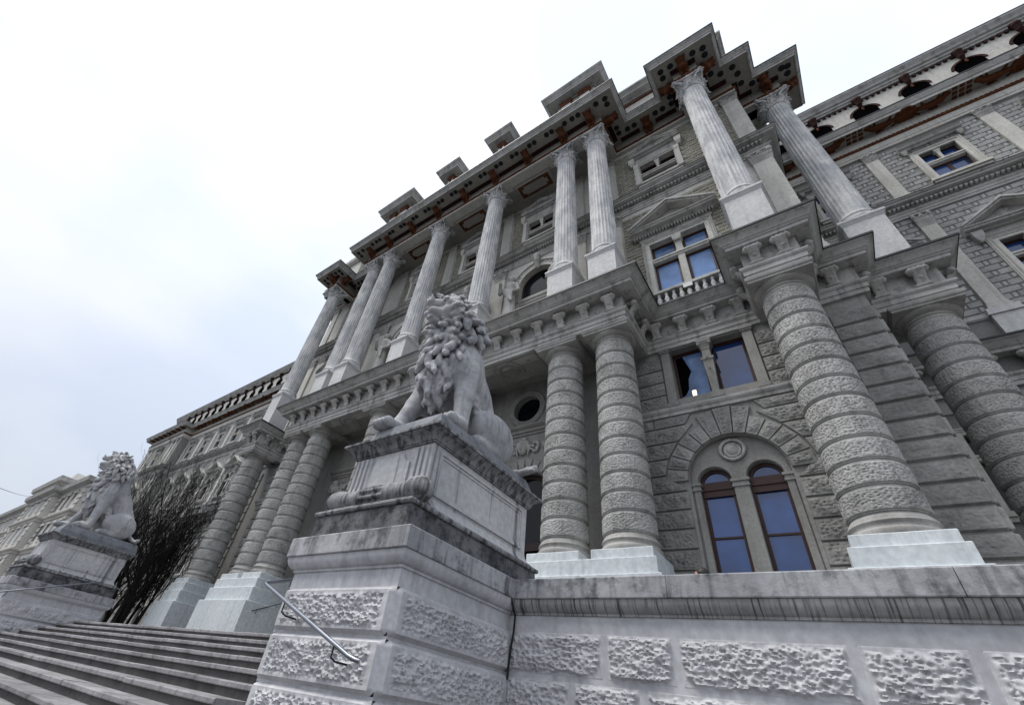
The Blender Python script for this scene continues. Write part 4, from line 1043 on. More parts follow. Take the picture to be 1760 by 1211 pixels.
# arched windows of the portico storey
def big_arch():
    y = YU
    T = [('arched_window', MB().ring(0, 18.15, 1.1, 1.26, y - .09, y + .02, n=28).ring(0, 18.15, 1.265, 1.5, y - .05, y + .02, n=28).ring(0, 18.15, 1.505, 1.62, y - .13, y + .02, n=28).mesh('arched_window', 30), 'cream')]
    m = MB()
    for i in range(17):
        a = PI * (i + .5) / 17; m.poly([(1.3 * math.cos(a + .05), 18.15 + 1.3 * math.sin(a + .05)), (1.3 * math.cos(a - .05), 18.15 + 1.3 * math.sin(a - .05)), (1.46 * math.cos(a - .05), 18.15 + 1.46 * math.sin(a - .05)), (1.46 * math.cos(a + .05), 18.15 + 1.46 * math.sin(a + .05))], y - .08, y - .045)
    T.append(('arch_coffer', m.mesh('arch_coffer'), 'carved'))
    s = SDF((-.35, -.4, 19.0), (.35, .1, 20.2), .03)
    s.chain([(0, -.1, 19.2), (0, -.2, 19.6), (0, -.22, 20.0)], [.13, .18, .2], .04)
    for sx in (-1, 1): s.ell((sx * .14, -.26, 19.95), (.1, .12, .1), .02); s.ell((sx * .08, -.3, 19.6), (.06, .06, .08), .02)
    me = s.mesh('keystone'); me.transform(Matrix.Translation((0, y, 0))); T.append(('keystone', me, 'carved'))
    T.append(('impost_cornice', MB().sweep([(-1.95, y), (-1.1, y)], [(-.01, 17.0), (.08, 17.02), (.1, 17.12), (.16, 17.15), (.18, 17.25), (-.01, 17.28)]).sweep([(1.1, y), (1.95, y)], [(-.01, 17.0), (.08, 17.02), (.1, 17.12), (.16, 17.15), (.18, 17.25), (-.01, 17.28)]).sweep([(-1.09, y + .22), (1.09, y + .22)], [(-.01, 16.85), (.1, 16.87), (.12, 17.0), (.2, 17.05), (.22, 17.2), (-.01, 17.25)]).mesh('impost_cornice'), 'cream'))
    yf = y + .26; n = 18
    T.append(('window_frame', MB().ring(0, 18.15, .98, 1.1, yf, yf + .06, n=20).box(-1.1, -.98, yf, yf + .06, 13.2, 18.15).box(.98, 1.1, yf, yf + .06, 13.2, 18.15).box(-.05, .05, yf, yf + .06, 13.2, 16.85).box(-.98, .98, yf, yf + .06, 15.2, 15.3).mesh('window_frame'), 'dark_wood'))
    T.append(('fanlight_pane', MB().poly([(.98, 17.25)] + [(.98 * math.cos(PI * i / n), 18.15 + .98 * math.sin(PI * i / n)) for i in range(n + 1)] + [(-.98, 17.25)], yf + .03, yf + .04).mesh('fanlight_pane'), 'glass_dark'))
    for a, b in ((-.98, -.05), (.05, .98)):
        for za, zb in ((13.2, 15.2), (15.3, 16.85)): T.append(('pane', MB().box(a, b, yf + .03, yf + .04, za, zb).mesh('pane'), 'glass_dark'))
    m = MB()
    for sx in (-1, 1): m.box(sx * 1.35 - .3, sx * 1.35 + .3, y - .75, y + .01, 12.9, 15.5).box(sx * 1.35 - .36, sx * 1.35 + .36, y - .8, y + .01, 15.504, 15.62)
    m.box(-1.04, 1.04, y - .4, y + .0, 12.8, 13.3)
    T.append(('statue_ledge', m.mesh('statue_ledge'), 'cream'))
    return T
tpl = big_arch()
for px in PORCH: place(tpl, CH, (px, 0, 0))

# ---- upper entablature: architrave, terracotta egg-and-dart, frieze, painted soffit, cornice
uc = [(-3.25, 10.68), (-3.25, 12.72), (.54, 12.72), (.54, 10.86), (1.73, 10.86), (1.73, 12.72), (2.92, 12.72), (2.92, 13.92), (4.86, 13.92), (4.86, 15.06), (2.92, 15.06), (2.92, YW)]
ue = [(-3.15, 10.47), (-3.15, 12.6), (.57, 12.6), (.57, 10.85), (1.77, 10.85), (1.77, 12.6), (3.0, 12.6), (3.0, 13.99), (4.82, 13.99), (4.82, 15.02), (3.0, 15.02), (3.0, YW)]
obj('upper_architrave', MB().sweep(full(uc), [(-.8, 26.24), (.0, 26.24), (.0, 26.40), (-.2, 26.42)]), 'cream', CH)
ob = obj('egg_and_dart_band', MB().sweep(full(uc), [(-.1, 26.402), (.02, 26.402), (.05, 26.43), (.07, 26.48), (.06, 26.54), (.02, 26.575), (-.1, 26.58)]), 'terracotta', CH, smooth=40)
obj('upper_frieze', MB().sweep(full(uc), [(-.3, 26.57), (-.03, 26.58), (-.03, 27.36), (-.3, 27.36)]), 'soffit', CH)
sf = obj('painted_soffit', MB().sweep(full(ue), [(-.35, 27.345), (.835, 27.345)]), 'soffit', CH)
obj('upper_cornice', MB().sweep(full(ue), [(.83, 27.36), (.83, 27.30), (.87, 27.29), (.88, 27.44), (.91, 27.45), (.92, 27.52), (.95, 27.56), (.99, 27.62), (1.04, 27.66), (1.05, 27.74), (-.6, 27.76)]), 'cornice', CH, smooth=25)
obj('upper_gutter', MB().sweep(full(ue), [(.5, 27.765), (1.065, 27.732), (1.085, 27.738), (1.085, 27.815), (-.6, 27.84)]), 'gutter', CH)
eg = MB()
def along(path, step, fn):
    for (x0, y0), (x1, y1) in zip(path[:-1], path[1:]):
        L = math.hypot(x1 - x0, y1 - y0); d = ((x1 - x0) / L, (y1 - y0) / L); nrm = (d[1], -d[0]); k = max(1, int(L / step))
        for i in range(k): fn(x0 + d[0] * L * (i + .5) / k, y0 + d[1] * L * (i + .5) / k, nrm, d)
def egg(x, y, nrm, d):
    cx, cy = x + nrm[0] * .07, y + nrm[1] * .07; a, b = .05, .035
    eg.add([(cx - d[0] * a, cy - d[1] * a, 26.49), (cx + d[0] * a, cy + d[1] * a, 26.49), (cx, cy, 26.55), (cx, cy, 26.41), (cx + nrm[0] * b, cy + nrm[1] * b, 26.48)], [(0, 3, 4), (3, 1, 4), (1, 2, 4), (2, 0, 4)])
along(uc, .15, egg); along(full(uc)[len(uc) - 1:len(uc) + 1], .15, egg)
q = obj('egg_moulding', eg, 'terracotta', ob, kind='stuff')
# soffit of the portico: red framed coffers
box_of('portico_soffit', (mir(-3.3), -3.3, 10.75, YU + .05, 26.25, 26.38), 'soffit')
cof = MB()
for a, b, c, d in ((-1.05, 1.05, -.42, -.30), (-1.05, 1.05, .30, .42), (-1.05, -.9, -.3, .3), (.9, 1.05, -.3, .3), (-.9, -.72, -.3, -.16), (.72, .9, -.3, -.16), (-.9, -.72, .16, .3), (.72, .9, .16, .3)): cof.box(a, b, c, d, 26.215, 26.252)
cof = cof.mesh('coffer_frame')
cf2 = MB().box(-1.3, 1.3, -.62, -.56, 26.2, 26.25).box(-1.3, 1.3, .56, .62, 26.2, 26.25).box(-1.3, -1.24, -.56, .56, 26.2, 26.25).box(1.24, 1.3, -.56, .56, 26.2, 26.25).mesh('coffer_moulding')
for px in PORCH:
    o = obj('coffer_frame', cof, 'terracotta', CH, (px, 11.9, 0)); q = obj('coffer_moulding', cf2, 'soffit', None); q.parent = o
# terracotta lion masks, oxblood panels, iron rosettes
s = SDF((-.4, -.85, -.62), (.4, .1, .05), .028)
s.chain([(0, 0, -.3), (0, -.3, -.2), (0, -.55, -.12)], [.2, .2, .13], .05)
s.ell((0, -.3, -.26), (.23, .22, .2), .05); s.ell((0, -.38, -.4), (.12, .13, .1), .03)
for sx in (-1, 1):
    s.ell((sx * .17, -.2, -.1), (.1, .12, .1), .03); s.ell((sx * .07, -.45, -.31), (.04, .04, .03), .01, cut=True); s.chain([(sx * .16, -.1, -.35), (sx * .12, -.06, -.58)], [.09, .05], .02)
    s.chain([(sx * .12, -.5, -.08), (sx * .2, -.7, -.05)], [.08, .05], .02)
s.ell((0, -.62, -.07), (.12, .15, .07), .02)
msk = s.mesh('lion_mask')
ros = MB().lathe(0, 0, [(.0, -.05), (.03, -.045), (.05, -.015), (.08, -.012), (.09, -.04), (.115, -.045), (.14, -.03), (.15, .0)], 16, cap=False).mesh('rosette', 40)
pan_ = MB().box(-.5, .5, -.26, -.02, -.03, .0).mesh('oxblood_panel')
def mask(x, y, rz=0): obj('lion_mask', msk, 'terracotta', sf, (x, y, 27.33), rz)
def rosette(x, y): obj('rosette', ros, 'iron_rosette', sf, (x, y, 27.343))
def rpanel(x, y, half, rz=0): o = obj('oxblood_panel', pan_, 'oxblood', sf, (x, y, 27.343), rz); o.scale.x = half / .5
mxs = [-3.85, -5.56] + [-5.56 - 2.43 * k for k in range(1, 7)] + [mir(-3.85)]
yf = 10.71
for i, x in enumerate(mxs):
    mask(x, yf)
    if i:
        a = mxs[i - 1]; g = a - x; c = (a + x) / 2
        rpanel(c, yf, g / 2 - .28)
        for t in ((-.36, -.20, .20, .36) if g > 2 else (-.28, .0, .22)): rosette(c + t * 2.1 * (1 if g > 2 else .8), 9.97)
for f in (lambda x: x, mir):
    for x, y in ((-3.26, 9.98), (-2.74, 10.0), (-2.75, 10.32), (-2.8, 11.8), (-2.8, 12.13), (-2.3, 12.17), (-1.92, 12.17), (-.74, 12.17), (-.34, 12.17), (.14, 12.16), (.16, 11.8), (.14, 10.38), (.15, 10.72), (.62, 10.38), (1.7, 10.4), (2.17, 10.46), (2.18, 10.8), (2.2, 11.84), (2.6, 12.1), (3.15, 12.1), (3.3, 12.55), (3.35, 13.1), (3.8, 13.4), (4.15, 13.4), (5.1, 13.45), (5.35, 13.5), (5.3, 13.85)): rosette(f(x), y)
    mask(f(-1.3), 12.75); mask(f(1.13), 10.89); mask(f(4.3), 13.95)
    for x, y, rz in ((-3.22, 11.1, PI / 2), (.51, 11.3, -PI / 2), (1.76, 11.3, PI / 2), (4.89, 14.4, PI / 2)): mask(f(x), y, rz if f(1) == 1 else -rz)
    for x, y, h, rz in ((-2.3, 12.72, .55, 0), (-.3, 12.72, .55, 0), (.72, 10.87, .2, 0), (1.53, 10.87, .2, 0), (2.3, 12.72, .45, 0), (3.3, 13.92, .4, 0), (4.7, 13.92, .2, 0), (-3.25, 12.0, .5, PI / 2), (.54, 12.1, .4, -PI / 2), (1.73, 12.1, .4, PI / 2), (2.92, 13.3, .4, PI / 2)): rpanel(f(x), y, h, rz if f(1) == 1 else -rz)

# ---- attic above the cornice
ap = [(mir(2.9), YW), (mir(2.9), 12.95), (2.9, 12.95), (2.9, YW)]
obj('attic_wall', MB().sweep(ap, [(-.5, 27.7), (0, 27.7), (0, 32.2), (-.5, 32.2)]), 'cream', CH)
obj('attic_cornice', MB().sweep(ap, [(-.1, 32.3), (.12, 32.3), (.14, 32.38), (.5, 32.5), (.5, 32.66), (.62, 32.8), (.72, 32.86), (.74, 33.0), (-.1, 33.05)]), 'cornice', CH)
obj('attic_band', MB().sweep(ap, [(-.05, 31.95), (.06, 31.95), (.09, 32.1), (.02, 32.2), (-.05, 32.2)]), 'terracotta', CH)
def attic_pier(xc, half):
    p = obj('attic_pier', MB().box(xc - half, xc + half, 10.85, 12.9, 27.78, 32.6), 'cream', CH)
    P = [(xc - half, 10.85), (xc + half, 10.85), (xc + half, 12.8), (xc - half, 12.8)]
    for nm, mat, pr in (('pier_cornice', 'cornice', [(-.05, 32.6), (.1, 32.6), (.14, 32.68), (.62, 32.74), (.62, 32.9), (.66, 32.94), (.72, 33.08), (.85, 33.26), (.86, 33.34), (-.05, 33.38)]), ('pier_flashing', 'gutter', [(.5, 33.372), (.86, 33.345), (.88, 33.35), (.88, 33.4), (-.05, 33.42)])):
        obj(nm, MB().sweep(P, pr, True), mat, p)
    n = 2
    for k in range(n):
        c = xc - half + (k + .5) * 2 * half / n
        w = half / n * .52
        obj('pier_pilaster', MB().box(c - w, c + w, 10.72, 10.86, 27.8, 32.1), 'pedestal_white', p)
        obj('pier_pilaster_capital', MB().stack(c, 10.8, [(w, 32.1), (w + .06, 32.3), (w + .1, 32.5), (w + .1, 32.6)], 1, 1 - w + .1), 'terracotta', p)
    obj('pier_finial', MB().stack(xc, 11.6, [(.22, 33.4), (.22, 33.7), (.12, 33.8), (.14, 34.2), (.05, 34.3)]), 'cornice', p)
for xc, h in ((-4.83, 1.30), (-10.62, .33), (mir(-10.62), .33), (mir(-4.83), 1.30)): attic_pier(xc, h)
for f in (lambda x: x, mir):
    a, b = sorted((f(.4), f(2.6)))
    obj('attic_block', MB().box(a, b, 12.0, 13.0, 27.78, 31.0).sweep([(a, 12.0), (b, 12.0), (b, 13), (a, 13)], [(-.05, 30.9), (.1, 30.9), (.3, 31.1), (.35, 31.4), (-.05, 31.45)], True), 'cream', CH)

# ---- side wings
PAVX0, PAVX1, YP = -82.0, -70.0, 18.30
LW = [(PAVX0, 45), (PAVX0, YP), (PAVX1, YP), (PAVX1, YW), (mir(2.93) + .02, YW)]
RW = [(2.91, YW), (26.0, YW)]
rb = [9.72 + 4.22 * k for k in range(-1, 4)]
lb = [-67.3 + 4.22 * k for k in range(9)]
wu = cross_window(.65, 21.95, 24.1, 0, 23.2, .28, 'glass_blue', mull=.05, sub=.07, upper_pill=True)
m = MB().sweep([(-1.15, 0), (1.15, 0)], [(-.01, 24.62), (.16, 24.62), (.2, 24.7), (.3, 24.75), (.34, 24.86), (.4, 24.92), (-.01, 24.98)])
wu.append(('hood_cornice', m.mesh('hood_cornice'), 'cornice'))
for sg in (-1, 1): wu.append(('hood_bracket', MB().stack(sg * 1.0, -.12, [(.05, 24.3), (.09, 24.45), (.12, 24.61)]).mesh('hood_bracket'), 'cornice'))
wm = cross_window(.82, 14.6, 17.25, 0, 16.4, .3, 'glass_blue', mull=.1, sub=.09)
m = MB(); pediment(m, 1.5, 17.85, .95, 0, .5)
m.box(-1.2, 1.2, -.1, .01, 17.58, 17.84)
wm.append(('pediment', m.mesh('pediment'), 'cornice'))
for sg in (-1, 1): wm.append(('pediment_bracket', MB().stack(sg * 1.22, -.16, [(.06, 17.3), (.15, 17.55), (.17, 17.84)]).mesh('pediment_bracket'), 'cornice'))
wl1 = cross_window(.8, 6.8, 9.4, 0, 8.6, .26, 'glass_dark', mull=.08, sub=.08)
wl2 = cross_window(.85, 1.9, 5.0, 0, 4.1, .3, 'glass_dark', mull=.08, sub=.08)
wm1, wm2 = pil_tpl(.26, 14.05, 20.14, .1, .9), pil_tpl(.26, 21.4, 25.58, .09, .62)
wped = MB().box(-.40, .40, -.2, .0, 12.52, 13.75).box(-.46, .46, -.26, .0, 13.754, 13.84).box(-.43, .43, -.23, .0, 13.844, 14.05).mesh('pilaster_pedestal')
s = SDF((-1.0, -.5, -.2), (1.0, .5, .06), .035)
s.chain([(-.7, 0, 0), (-.2, .05, 0), (.35, .0, 0), (.6, -.15, 0)], [.14, .2, .2, .14], .05); s.ell((.7, -.2, -.02), (.18, .16, .1), .04)
for px_, q in ((-.6, -.35), (.3, -.35), (.55, -.4)): s.chain([(px_ * .8, -.1, 0), (px_, q, 0)], [.1, .06], .03)
s.chain([(-.75, .05, 0), (-.9, .25, 0), (-.7, .38, 0)], [.06, .05, .07], .02); s.chain([(-.1, .15, 0), (.15, .4, 0), (-.25, .42, 0)], [.12, .1, .05], .03)
rel = s.mesh('beast_relief')
med = MB().lathe(0, 0, [(0, -.08), (.2, -.06), (.3, -.03), (.34, -.07), (.42, -.07), (.46, .0)], 24, cap=False).mesh('soffit_medallion', 40)
grd = MB()
for a in range(3):
    for b in range(3): grd.frust(-.26 + a * .26, -.26 + b * .26, .1, 0, .06, -.05)
grd = grd.mesh('soffit_grid')
s = SDF((-.3, -.45, -.5), (.3, .1, .55), .03)
s.chain([(0, -.05, .4), (0, -.25, .3), (0, -.15, -.1), (0, -.06, -.3)], [.16, .18, .12, .08], .04); s.ell((0, -.24, .42), (.24, .16, .1), .03)
brk = s.mesh('attic_bracket')
lun = MB().ring(0, 30.05, .56, .68, -.05, .02, n=18).mesh('lunette', 30)
lpn = MB().poly([(.56 * math.cos(PI * i / 16), 30.05 + .56 * math.sin(PI * i / 16)) for i in range(17)] + [(-.56, 28.6), (.56, 28.6)], -.012, .01).mesh('lunette_pane')
drop = MB().lathe(0, -.1, [(.02, 30.2), (.06, 30.28), (.045, 30.36), (.07, 30.42), (.03, 30.5)], 8).mesh('gilt_drop', 50)
def wing(path, name, bays, xs, fine):
    def wh(b): return [rect(b - .65, b + .65, 21.95, 24.1), rect(b - .82, b + .82, 14.6, 17.25), rect(b - .8, b + .8, 6.8, 9.4), rect(b - .85, b + .85, 1.9, 5.0)]
    W_ = obj(name, sheet(xs[0], xs[1], GROUND, 27.12, YW, .36, [h for b in bays for h in wh(b)]), 'joint', CH)
    if not fine:
        obj('pavilion_wall', sheet(PAVX0, PAVX1, GROUND, 27.12, YP, .36, wh(-76.0)), 'wall_plain', W_)
        obj('pavilion_side', MB().box(PAVX1 - .4, PAVX1, YP + .002, YW + .5, GROUND, 27.1), 'wall_plain', W_)
    obj('wing_core', MB().box(xs[0] + .02, xs[1] - .02, YW + .37, 45, GROUND - .05, 31.5), 'void' if False else 'wall_plain', W_)
    if not fine: obj('pavilion_core', MB().box(PAVX0, PAVX1 - .05, YP + .37, 45, GROUND - .05, 27.65), 'wall_plain', W_)
    obj('wing_architrave', MB().sweep(path, [(-.1, 10.87), (.1, 10.87), (.1, 11.03), (.13, 11.035), (.13, 11.2), (.16, 11.22), (.195, 11.27), (.2, 11.335), (-.1, 11.35)]), 'cornice', CH)
    obj('wing_lower_cornice', MB().sweep(path, [(-.1, 12.04), (.39, 12.045), (.40, 12.17), (.44, 12.18), (.5, 12.24), (.6, 12.36), (.67, 12.41), (.68, 12.46), (-.1, 12.47)]), 'cornice', CH)
    obj('wing_gutter', MB().sweep(path, [(.3, 12.462), (.70, 12.442), (.714, 12.446), (.714, 12.525), (-.1, 12.55)]), 'gutter', CH)
    obj('wing_plinth_band', MB().sweep(path, [(-.02, 13.72), (.04, 13.72), (.1, 13.78), (.1, 13.84), (.05, 13.88), (.05, 14.0), (-.02, 14.04)]), 'cornice', CH)
    obj('wing_belt', MB().sweep(path, [(-.02, 20.14), (.07, 20.14), (.07, 20.26), (.1, 20.28), (.1, 20.40), (.15, 20.46), (.16, 20.50), (.08, 20.52), (.08, 20.74), (.12, 20.80), (.22, 20.815), (.22, 20.86), (.42, 20.90), (.43, 20.985), (.5, 21.02), (.53, 21.07), (-.02, 21.10)]), 'cornice', CH)
    obj('wing_flashing', MB().sweep(path, [(-.01, 21.112), (.545, 21.075), (.55, 21.105), (-.01, 21.16)]), 'gutter', CH)
    obj('wing_frieze', MB().sweep(path, [(-.02, 25.6), (.1, 25.6), (.1, 25.75), (.13, 25.78), (.13, 26.1), (.15, 26.14), (-.02, 26.16)]), 'cream', CH)
    eb = obj('egg_and_dart_band', MB().sweep(path, [(-.1, 26.162), (.17, 26.162), (.2, 26.2), (.22, 26.27), (.2, 26.34), (.16, 26.38), (-.1, 26.39)]), 'terracotta', CH, smooth=40)
    obj('wing_upper_frieze', MB().sweep(path, [(-.1, 26.39), (.12, 26.39), (.12, 27.1), (-.1, 27.1)]), 'cream', CH)
    so = obj('wing_soffit', MB().sweep(path, [(-.1, 27.105), (.82, 27.105)]), 'soffit', CH)
    obj('wing_cornice', MB().sweep(path, [(.81, 27.12), (.81, 27.06), (.84, 27.05), (.85, 27.22), (.9, 27.26), (.93, 27.36), (1.0, 27.46), (1.02, 27.56), (-.1, 27.58)]), 'cornice', CH, smooth=25)
    obj('wing_gutter', MB().sweep(path, [(.5, 27.585), (1.03, 27.552), (1.045, 27.556), (1.045, 27.63), (-.1, 27.65)]), 'gutter', CH)
    if not fine: path = [(PAVX0, YW), path[-1]]
    obj('wing_attic_cornice', MB().sweep(path, [(-.4, 31.4), (-.2, 31.4), (-.18, 31.5), (-.1, 31.56), (-.1, 31.7), (.0, 31.76), (.05, 31.9), (.18, 32.1), (.2, 32.2), (-.6, 32.25)]), 'cornice', CH)
    obj('wing_attic_flashing', MB().sweep(path, [(-.3, 32.24), (.2, 32.205), (.22, 32.21), (.22, 32.26), (-.65, 32.3)]), 'gutter', CH)
    return W_, so, eb
def wing_attic(x0, x1, fn):
    w = obj('wing_attic_wall', MB().box(x0, x1, YW + .33, YW + .7, 27.5, 31.6), 'cream', CH)
    k = int((x1 - x0) / 2.17)
    for i in range(k):
        x = fn + i * 2.17
        if not x0 + .7 < x < x1 - .7: continue
        o = obj('lunette', lun, 'oxblood', w, (x, YW + .33, 0))
        for nm, me, ma in (('lunette_pane', lpn, 'void'), ('gilt_drop', drop, 'terracotta')):
            q = obj(nm, me, ma, None); q.parent = o
        obj('attic_bracket', brk, 'oxblood', w, (x, YW + .33, 30.95))
    d_ = MB(); x = x0
    while x < x1: d_.box(x, x + .12, YW + .22, YW + .34, 31.2, 31.38); x += .26
    obj('dentil_course', d_, 'oxblood', w, kind='stuff')
# the wall of a wing only reaches the main cornice; the attic stands behind it
def wing_all(path, bays, x0, x1, right):
    W_, so, eb = wing(path, 'wing_wall', bays, (x0, x1), right)
    wing_attic(x0 if right else PAVX0, x1, (bays[0] if right else bays[0] - 4 * 2.17) - .82)
    pil = sorted({round(b + s_ * 2.11, 2) for b in bays for s_ in (-1, 1)})
    for b in bays:
        for tp in (wu, wm, wl1, wl2): place(tp, CH, (b, YW, 0))
        for dx_, me, nm in ((-1.05, rel, 'beast_relief'), (1.05, rel, 'beast_relief'), (0, med, 'soffit_medallion'), (2.11, grd, 'soffit_grid')):
            o = obj(nm, me, 'terracotta', so, (b + dx_, YW - .45, 27.10)); o.scale.x = -.75 if dx_ < 0 else (.75 if me is rel else 1); o.scale.y = .8 if me is rel else 1
    for x in pil:
        if not x0 < x < x1: continue
        pilaster(x, YW, 14.05, 20.14, .26, .1, me=wm1, cap=.9); pilaster(x, YW, 21.4, 25.58, .26, .09, me=wm2, cap=.62)
        obj('pilaster_pedestal', wped, 'pedestal_white', CH, (x, YW, 0))
    n = int((x1 - x0) / .95)
    for i in range(n):
        o = obj('console', con, 'carved', W_, (x0 + (i + .5) * (x1 - x0) / n, YW - .05, 11.36))
    d_ = MB(); x = x0
    while x < x1: d_.box(x, x + .09, YW - .28, YW - .1, 20.68, 20.81); x += .16
    obj('dentil_course', d_, 'cornice', CH, kind='stuff')
    e_ = MB(); x = x0
    while x < x1:
        e_.add([(x, YW - .2, 26.2), (x + .1, YW - .2, 26.2), (x + .1, YW - .2, 26.36), (x, YW - .2, 26.36), (x + .05, YW - .27, 26.28)], [(0, 1, 4), (1, 2, 4), (2, 3, 4), (3, 0, 4)]); x += .17
    obj('egg_moulding', e_, 'terracotta', eb, kind='stuff')
    return W_, pil
RWALL, rp_ = wing_all(RW, rb, 2.95, 26.0, True)
LWALL, lp_ = wing_all(LW, lb, PAVX1 + .02, mir(2.95), False)
# ashlar bricks of the near wing, piece by piece; tiny headers and the far wing as mass
bk = MB().add([(-.275, 0, .012), (.275, 0, .012), (.275, 0, .29), (-.275, 0, .29), (-.255, -.045, .03), (.255, -.045, .03), (.255, -.045, .27), (-.255, -.045, .27)], [(4, 5, 6, 7), (0, 1, 5, 4), (1, 2, 6, 5), (2, 3, 7, 6), (3, 0, 4, 7)])
bks = []
for k in range(3):
    v, f = rough_quad([(-.275, .012), (.275, .012), (.275, .29), (-.275, .29)], lambda s_, z, n: (s_, -n, z), .04, .015, .03, .06, .03, .008, seed=k + 300, nscale=13)
    bks.append(MB().add(v, f).mesh('brick', 45))
hd = MB(); cnt = 0
def wing_bricks(x0, x1, z0, z1, ex, parent, single):
    global cnt
    mass = MB(); k = 0; z = z0
    while z + .3 <= z1:
        x = x0 - (.36 if k % 2 else 0)
        while x < x1:
            for a, b, head in ((x, x + .55, False), (x + .57, x + .70, True)):
                a, b = max(a, x0), min(b, x1)
                if b - a < .08 or any(a < q1 and b > q0 and z < q3 and z + .3 > q2 for q0, q1, q2, q3 in ex): continue
                if head: hd.add([(a, YW, z + .02), (b, YW, z + .02), (b, YW, z + .28), (a, YW, z + .28), (a + .02, YW - .05, z + .05), (b - .02, YW - .05, z + .05), (b - .02, YW - .05, z + .25), (a + .02, YW - .05, z + .25)], [(4, 5, 6, 7), (0, 1, 5, 4), (1, 2, 6, 5), (2, 3, 7, 6), (3, 0, 4, 7)])
                elif single and cnt < 300:
                    o = obj('brick', bks[cnt % 3], 'brick_grey', parent, ((a + b) / 2, YW, z)); o.scale.x = (b - a - .02) / .55; cnt += 1
                else:
                    mass.add([(a + .01, YW, z + .012), (b - .01, YW, z + .012), (b - .01, YW, z + .29), (a + .01, YW, z + .29), (a + .03, YW - .04, z + .03), (b - .03, YW - .04, z + .03), (b - .03, YW - .04, z + .27), (a + .03, YW - .04, z + .27)], [(4, 5, 6, 7), (0, 1, 5, 4), (1, 2, 6, 5), (2, 3, 7, 6), (3, 0, 4, 7)])
            x += .72
        z += .3; k += 1
    if mass.v: obj('brickwork', mass, 'brick_grey', parent, kind='stuff')
for bays, pil, par, one in ((rb[1:3] + rb[:1] + rb[3:], rp_, RWALL, True), (lb, lp_, LWALL, False)):
    for b in bays:
        ex = [(b - .66, b + .66, 21.9, 24.12), (b - .83, b + .83, 14.55, 17.27)]
        wing_bricks(b - 1.83, b + 1.83, 21.18, 25.58, ex, par, one); wing_bricks(b - 1.83, b + 1.83, 14.06, 20.1, ex, par, one)
obj('header_stones', hd, 'header', CH, kind='stuff')
for x0, x1, par, bays in ((3.0, 26, RWALL, rb), (PAVX1, mir(3.0), LWALL, lb)):
    obj('rusticated_courses', bricks(x0, x1, LAND - 1.0, 10.85, YW, .525, 1.25, [(b - 1.2, b + 1.2, z0, z1) for b in bays for z0, z1 in ((1.4, 5.4), (6.3, 9.8))], .06), 'rustic', par, kind='stuff')
# end pavilion of the far wing
for x in (-80.9, -79.6, -72.4, -71.1):
    pilaster(x, YP, 14.05, 20.14, .26, .1, me=wm1, cap=.9); pilaster(x, YP, 21.4, 25.58, .26, .09, me=wm2, cap=.62)
    obj('pilaster_pedestal', wped, 'pedestal_white', CH, (x, YP, 0))
for tp in (wu, wm, wl1, wl2): place(tp, CH, (-76, YP, 0))
for i in range(8): obj('soffit_medallion', med, 'terracotta', LWALL, (-81.2 + i * 1.5, YP - .45, 27.10))

